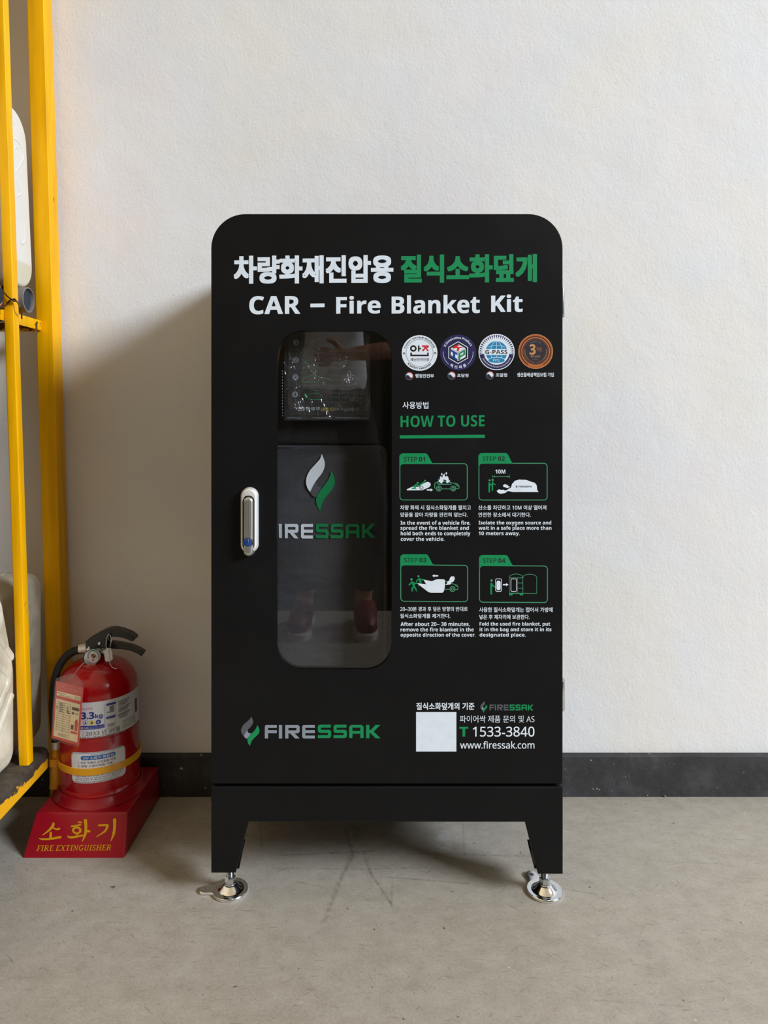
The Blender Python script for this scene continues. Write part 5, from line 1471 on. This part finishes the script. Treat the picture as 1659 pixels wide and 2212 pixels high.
M['shorts'] = plain('dark_cotton', srgb(20, 20, 24), .85)
M['shoe'] = plain('dark_red_shoe', srgb(120, 30, 26), .5); M['sole'] = plain('white_sole', srgb(214, 206, 196), .5)
B = {'pelvis': (0, 0, .93, .125, .085), 'waist': (0, .01, 1.08, .115, .08), 'chest': (0, 0, 1.27, .135, .09), 'neckbase': (0, -.005, 1.41, .07), 'neck': (0, .008, 1.45, .056), 'jaw': (0, .03, 1.525, .060, .066),
     'skull': (0, .015, 1.60, .088, .100), 'crown': (0, .005, 1.675, .062, .072)}
Ed = [('pelvis', 'waist'), ('waist', 'chest'), ('chest', 'neckbase'), ('neckbase', 'neck'), ('neck', 'jaw'), ('jaw', 'skull'), ('skull', 'crown')]
arms = {'r': [(.165, 0, 1.39, .052), (.235, .06, 1.24, .045), (.265, .13, 1.085, .038), (.17, .20, 1.07, .036), (.06, .245, 1.055, .026)],
        'l': [(-.165, 0, 1.39, .052), (-.225, -.02, 1.24, .045), (-.255, -.03, 1.10, .038), (-.262, .0, .97, .034), (-.265, .04, .85, .025)]}
for sd, pts in arms.items():
    prev = 'chest'
    for k, q in enumerate(pts):
        n_ = sd+'a%d' % k; B[n_] = q; Ed.append((prev, n_)); prev = n_
    a_, b_ = Vector(pts[-2][:3]), Vector(pts[-1][:3]); dr = (b_-a_).normalized(); up_ = Vector((0, 0, 1)) if sd == 'r' else Vector((0, 1, 0)); up_ = (up_-dr*up_.dot(dr)).normalized(); sw = dr.cross(up_)
    pm = b_+dr*.045; B[sd+'palm'] = (*pm, .030, .016); Ed.append((prev, sd+'palm'))
    for f in range(4):                                           # four fingers fanned across the palm, bent towards what they hold
        o0 = b_+dr*.078+up_*(.027-.018*f); ln = (.030, .034, .032, .025)[f]; cv = sw*(.95 if sd == 'r' else -.45)
        q1 = o0+dr*ln; q2 = q1+(dr*.75+cv).normalized()*ln*.8; q3 = q2+(dr*.35+cv*1.6).normalized()*ln*.65
        last = sd+'palm'
        for j, q in enumerate((o0, q1, q2, q3)):
            nm = sd+'f%d%d' % (f, j); B[nm] = (*q, .0095-.0012*j); Ed.append((last, nm)); last = nm
    t0 = b_+dr*.028+up_*.030; t1 = t0+(dr*.6+up_*.7).normalized()*.032; t2 = t1+(dr*.95+up_*.2).normalized()*.028
    last = sd+'palm'
    for j, q in enumerate((t0, t1, t2)):
        nm = sd+'t%d' % j; B[nm] = (*q, .012-.0015*j); Ed.append((last, nm)); last = nm
for sd, x in (('R', 1), ('L', -1)):
    legp = [(x*.085, 0, .86, .085), (x*.105, .025, .66, .072), (x*.125+.02, .05, .47, .053), (x*.125+.01, .02, .30, .052), (x*.115, -.005, .10, .036), (x*.12, .05, .045, .032), (x*.13, .13, .030, .026)]
    prev = 'pelvis'
    for k, q in enumerate(legp):
        n_ = sd+'l%d' % k; B[n_] = q; Ed.append((prev, n_)); prev = n_
body = grow('body', B, Ed, M['skin'], who, 'pelvis')
# face
fc_ = Vector((PX, PY, 0))
for x in (-.030, .030):
    bm = bmesh.new(); bmesh.ops.create_uvsphere(bm, u_segments=14, v_segments=10, radius=.0115, matrix=Matrix.Translation(fc_+Vector((x, .081, 1.600)))); e_ = obj('eye', bm, [M['label']], who)
    bm = bmesh.new(); bmesh.ops.create_uvsphere(bm, u_segments=12, v_segments=8, radius=.0055, matrix=Matrix.Translation(fc_+Vector((x, .0885, 1.600)))); obj('iris', bm, [M['hair']], e_)
tube_ = bmesh.new(); tube(tube_, [fc_+Vector(p) for p in ((0, .088, 1.606), (0, .099, 1.584), (0, .107, 1.568), (0, .090, 1.562))], [.006, .009, .0125, .008], 10); obj('nose', tube_, [M['skin']], who)
bm = bmesh.new(); tube(bm, catmull([fc_+Vector(p) for p in ((-.023, .080, 1.532), (-.010, .0895, 1.5335), (0, .0905, 1.532), (.010, .0895, 1.5335), (.023, .080, 1.532))], 4), .0052, 8); obj('mouth', bm, [M['shoe']], who)
for x in (-1, 1):
    bm = bmesh.new(); bmesh.ops.create_uvsphere(bm, u_segments=14, v_segments=10, radius=.03, matrix=Matrix.Translation(fc_+Vector((x*.082, .005, 1.59)))@Matrix.Diagonal((.28, .6, 1, 1))); obj('ear', bm, [M['skin']], who)
bm = bmesh.new(); bmesh.ops.create_uvsphere(bm, u_segments=28, v_segments=18, radius=.1, matrix=Matrix.Translation(fc_+Vector((0, -.008, 1.630)))@Matrix.Diagonal((.88, 1.03, .86, 1)))
bmesh.ops.delete(bm, geom=[v for v in bm.verts if v.co.z < 1.575 or (v.co.y > PY+.05 and v.co.z < 1.655)], context='VERTS'); obj('hair', bm, [M['hair']], who)
# clothes
T_ = {'hem': (0, .004, .875, .178, .128), 'w': (0, .012, 1.06, .145, .105), 'c': (0, 0, 1.27, .158, .110), 'n': (0, -.004, 1.415, .085, .075)}
TE = [('hem', 'w'), ('w', 'c'), ('c', 'n')]
for sd in ('r', 'l'):
    a0, a1 = arms[sd][0], arms[sd][1]; T_[sd+'0'] = (*a0[:3], .070); T_[sd+'1'] = (*(Vector(a0[:3]).lerp(Vector(a1[:3]), .85)), .066); TE += [('c', sd+'0'), (sd+'0', sd+'1')]
tee = grow('t_shirt', T_, TE, M['tee'], who, 'c')
for v in tee.data.vertices:
    z = v.co.z; v.co += Vector((0, 1, 0))*(.008*math.sin(z*46+v.co.x*28)+.006*math.sin(v.co.x*60-z*20))*max(0, min(1, (1.32-z)*4))
S_ = {'t': (0, 0, 1.01, .140, .102), 'p': (0, 0, .92, .148, .106)}
SE = [('t', 'p')]
for sd, x in (('R', 1), ('L', -1)):
    S_[sd+'0'] = (x*.088, 0, .84, .096); S_[sd+'1'] = (x*.105, .022, .68, .088); S_[sd+'2'] = (x*.125+.02, .046, .48, .078); S_[sd+'3'] = (x*.125+.01, .018, .30, .074); S_[sd+'4'] = (x*.116, -.004, .13, .058)
    SE += [('p', sd+'0'), (sd+'0', sd+'1'), (sd+'1', sd+'2'), (sd+'2', sd+'3'), (sd+'3', sd+'4')]
grow('trousers', S_, SE, M['shorts'], who, 'p')
for x in (-1, 1):
    bm = bmesh.new(); cx_ = PX+x*.125
    tube(bm, [(cx_, PY-.055, .052), (cx_, PY-.02, .062), (cx_, PY+.04, .062), (cx_, PY+.11, .048), (cx_+x*.006, PY+.17, .042), (cx_+x*.008, PY+.195, .038)], [.036, .044, .046, .043, .040, .022], 20)
    for v in bm.verts: v.co.z = max(v.co.z, .022)
    sh_ = obj('shoe', bm, [M['shoe']], who)
    bm = bmesh.new()
    lp = [(p.x, p.y) for p in catmull([Vector((*q, 0)) for q in ((-.042, -.06), (0, -.098), (.042, -.06), (.040, .05), (.048, .14), (.03, .205), (-.01, .215), (-.044, .16), (-.040, .05))], 4, True)]
    prism(bm, ccw(lp), (), 0, .024, .002, to=lambda a, h, b_: Vector((cx_+a, PY+b_, .024-h))); obj('sole', bm, [M['sole']], sh_)
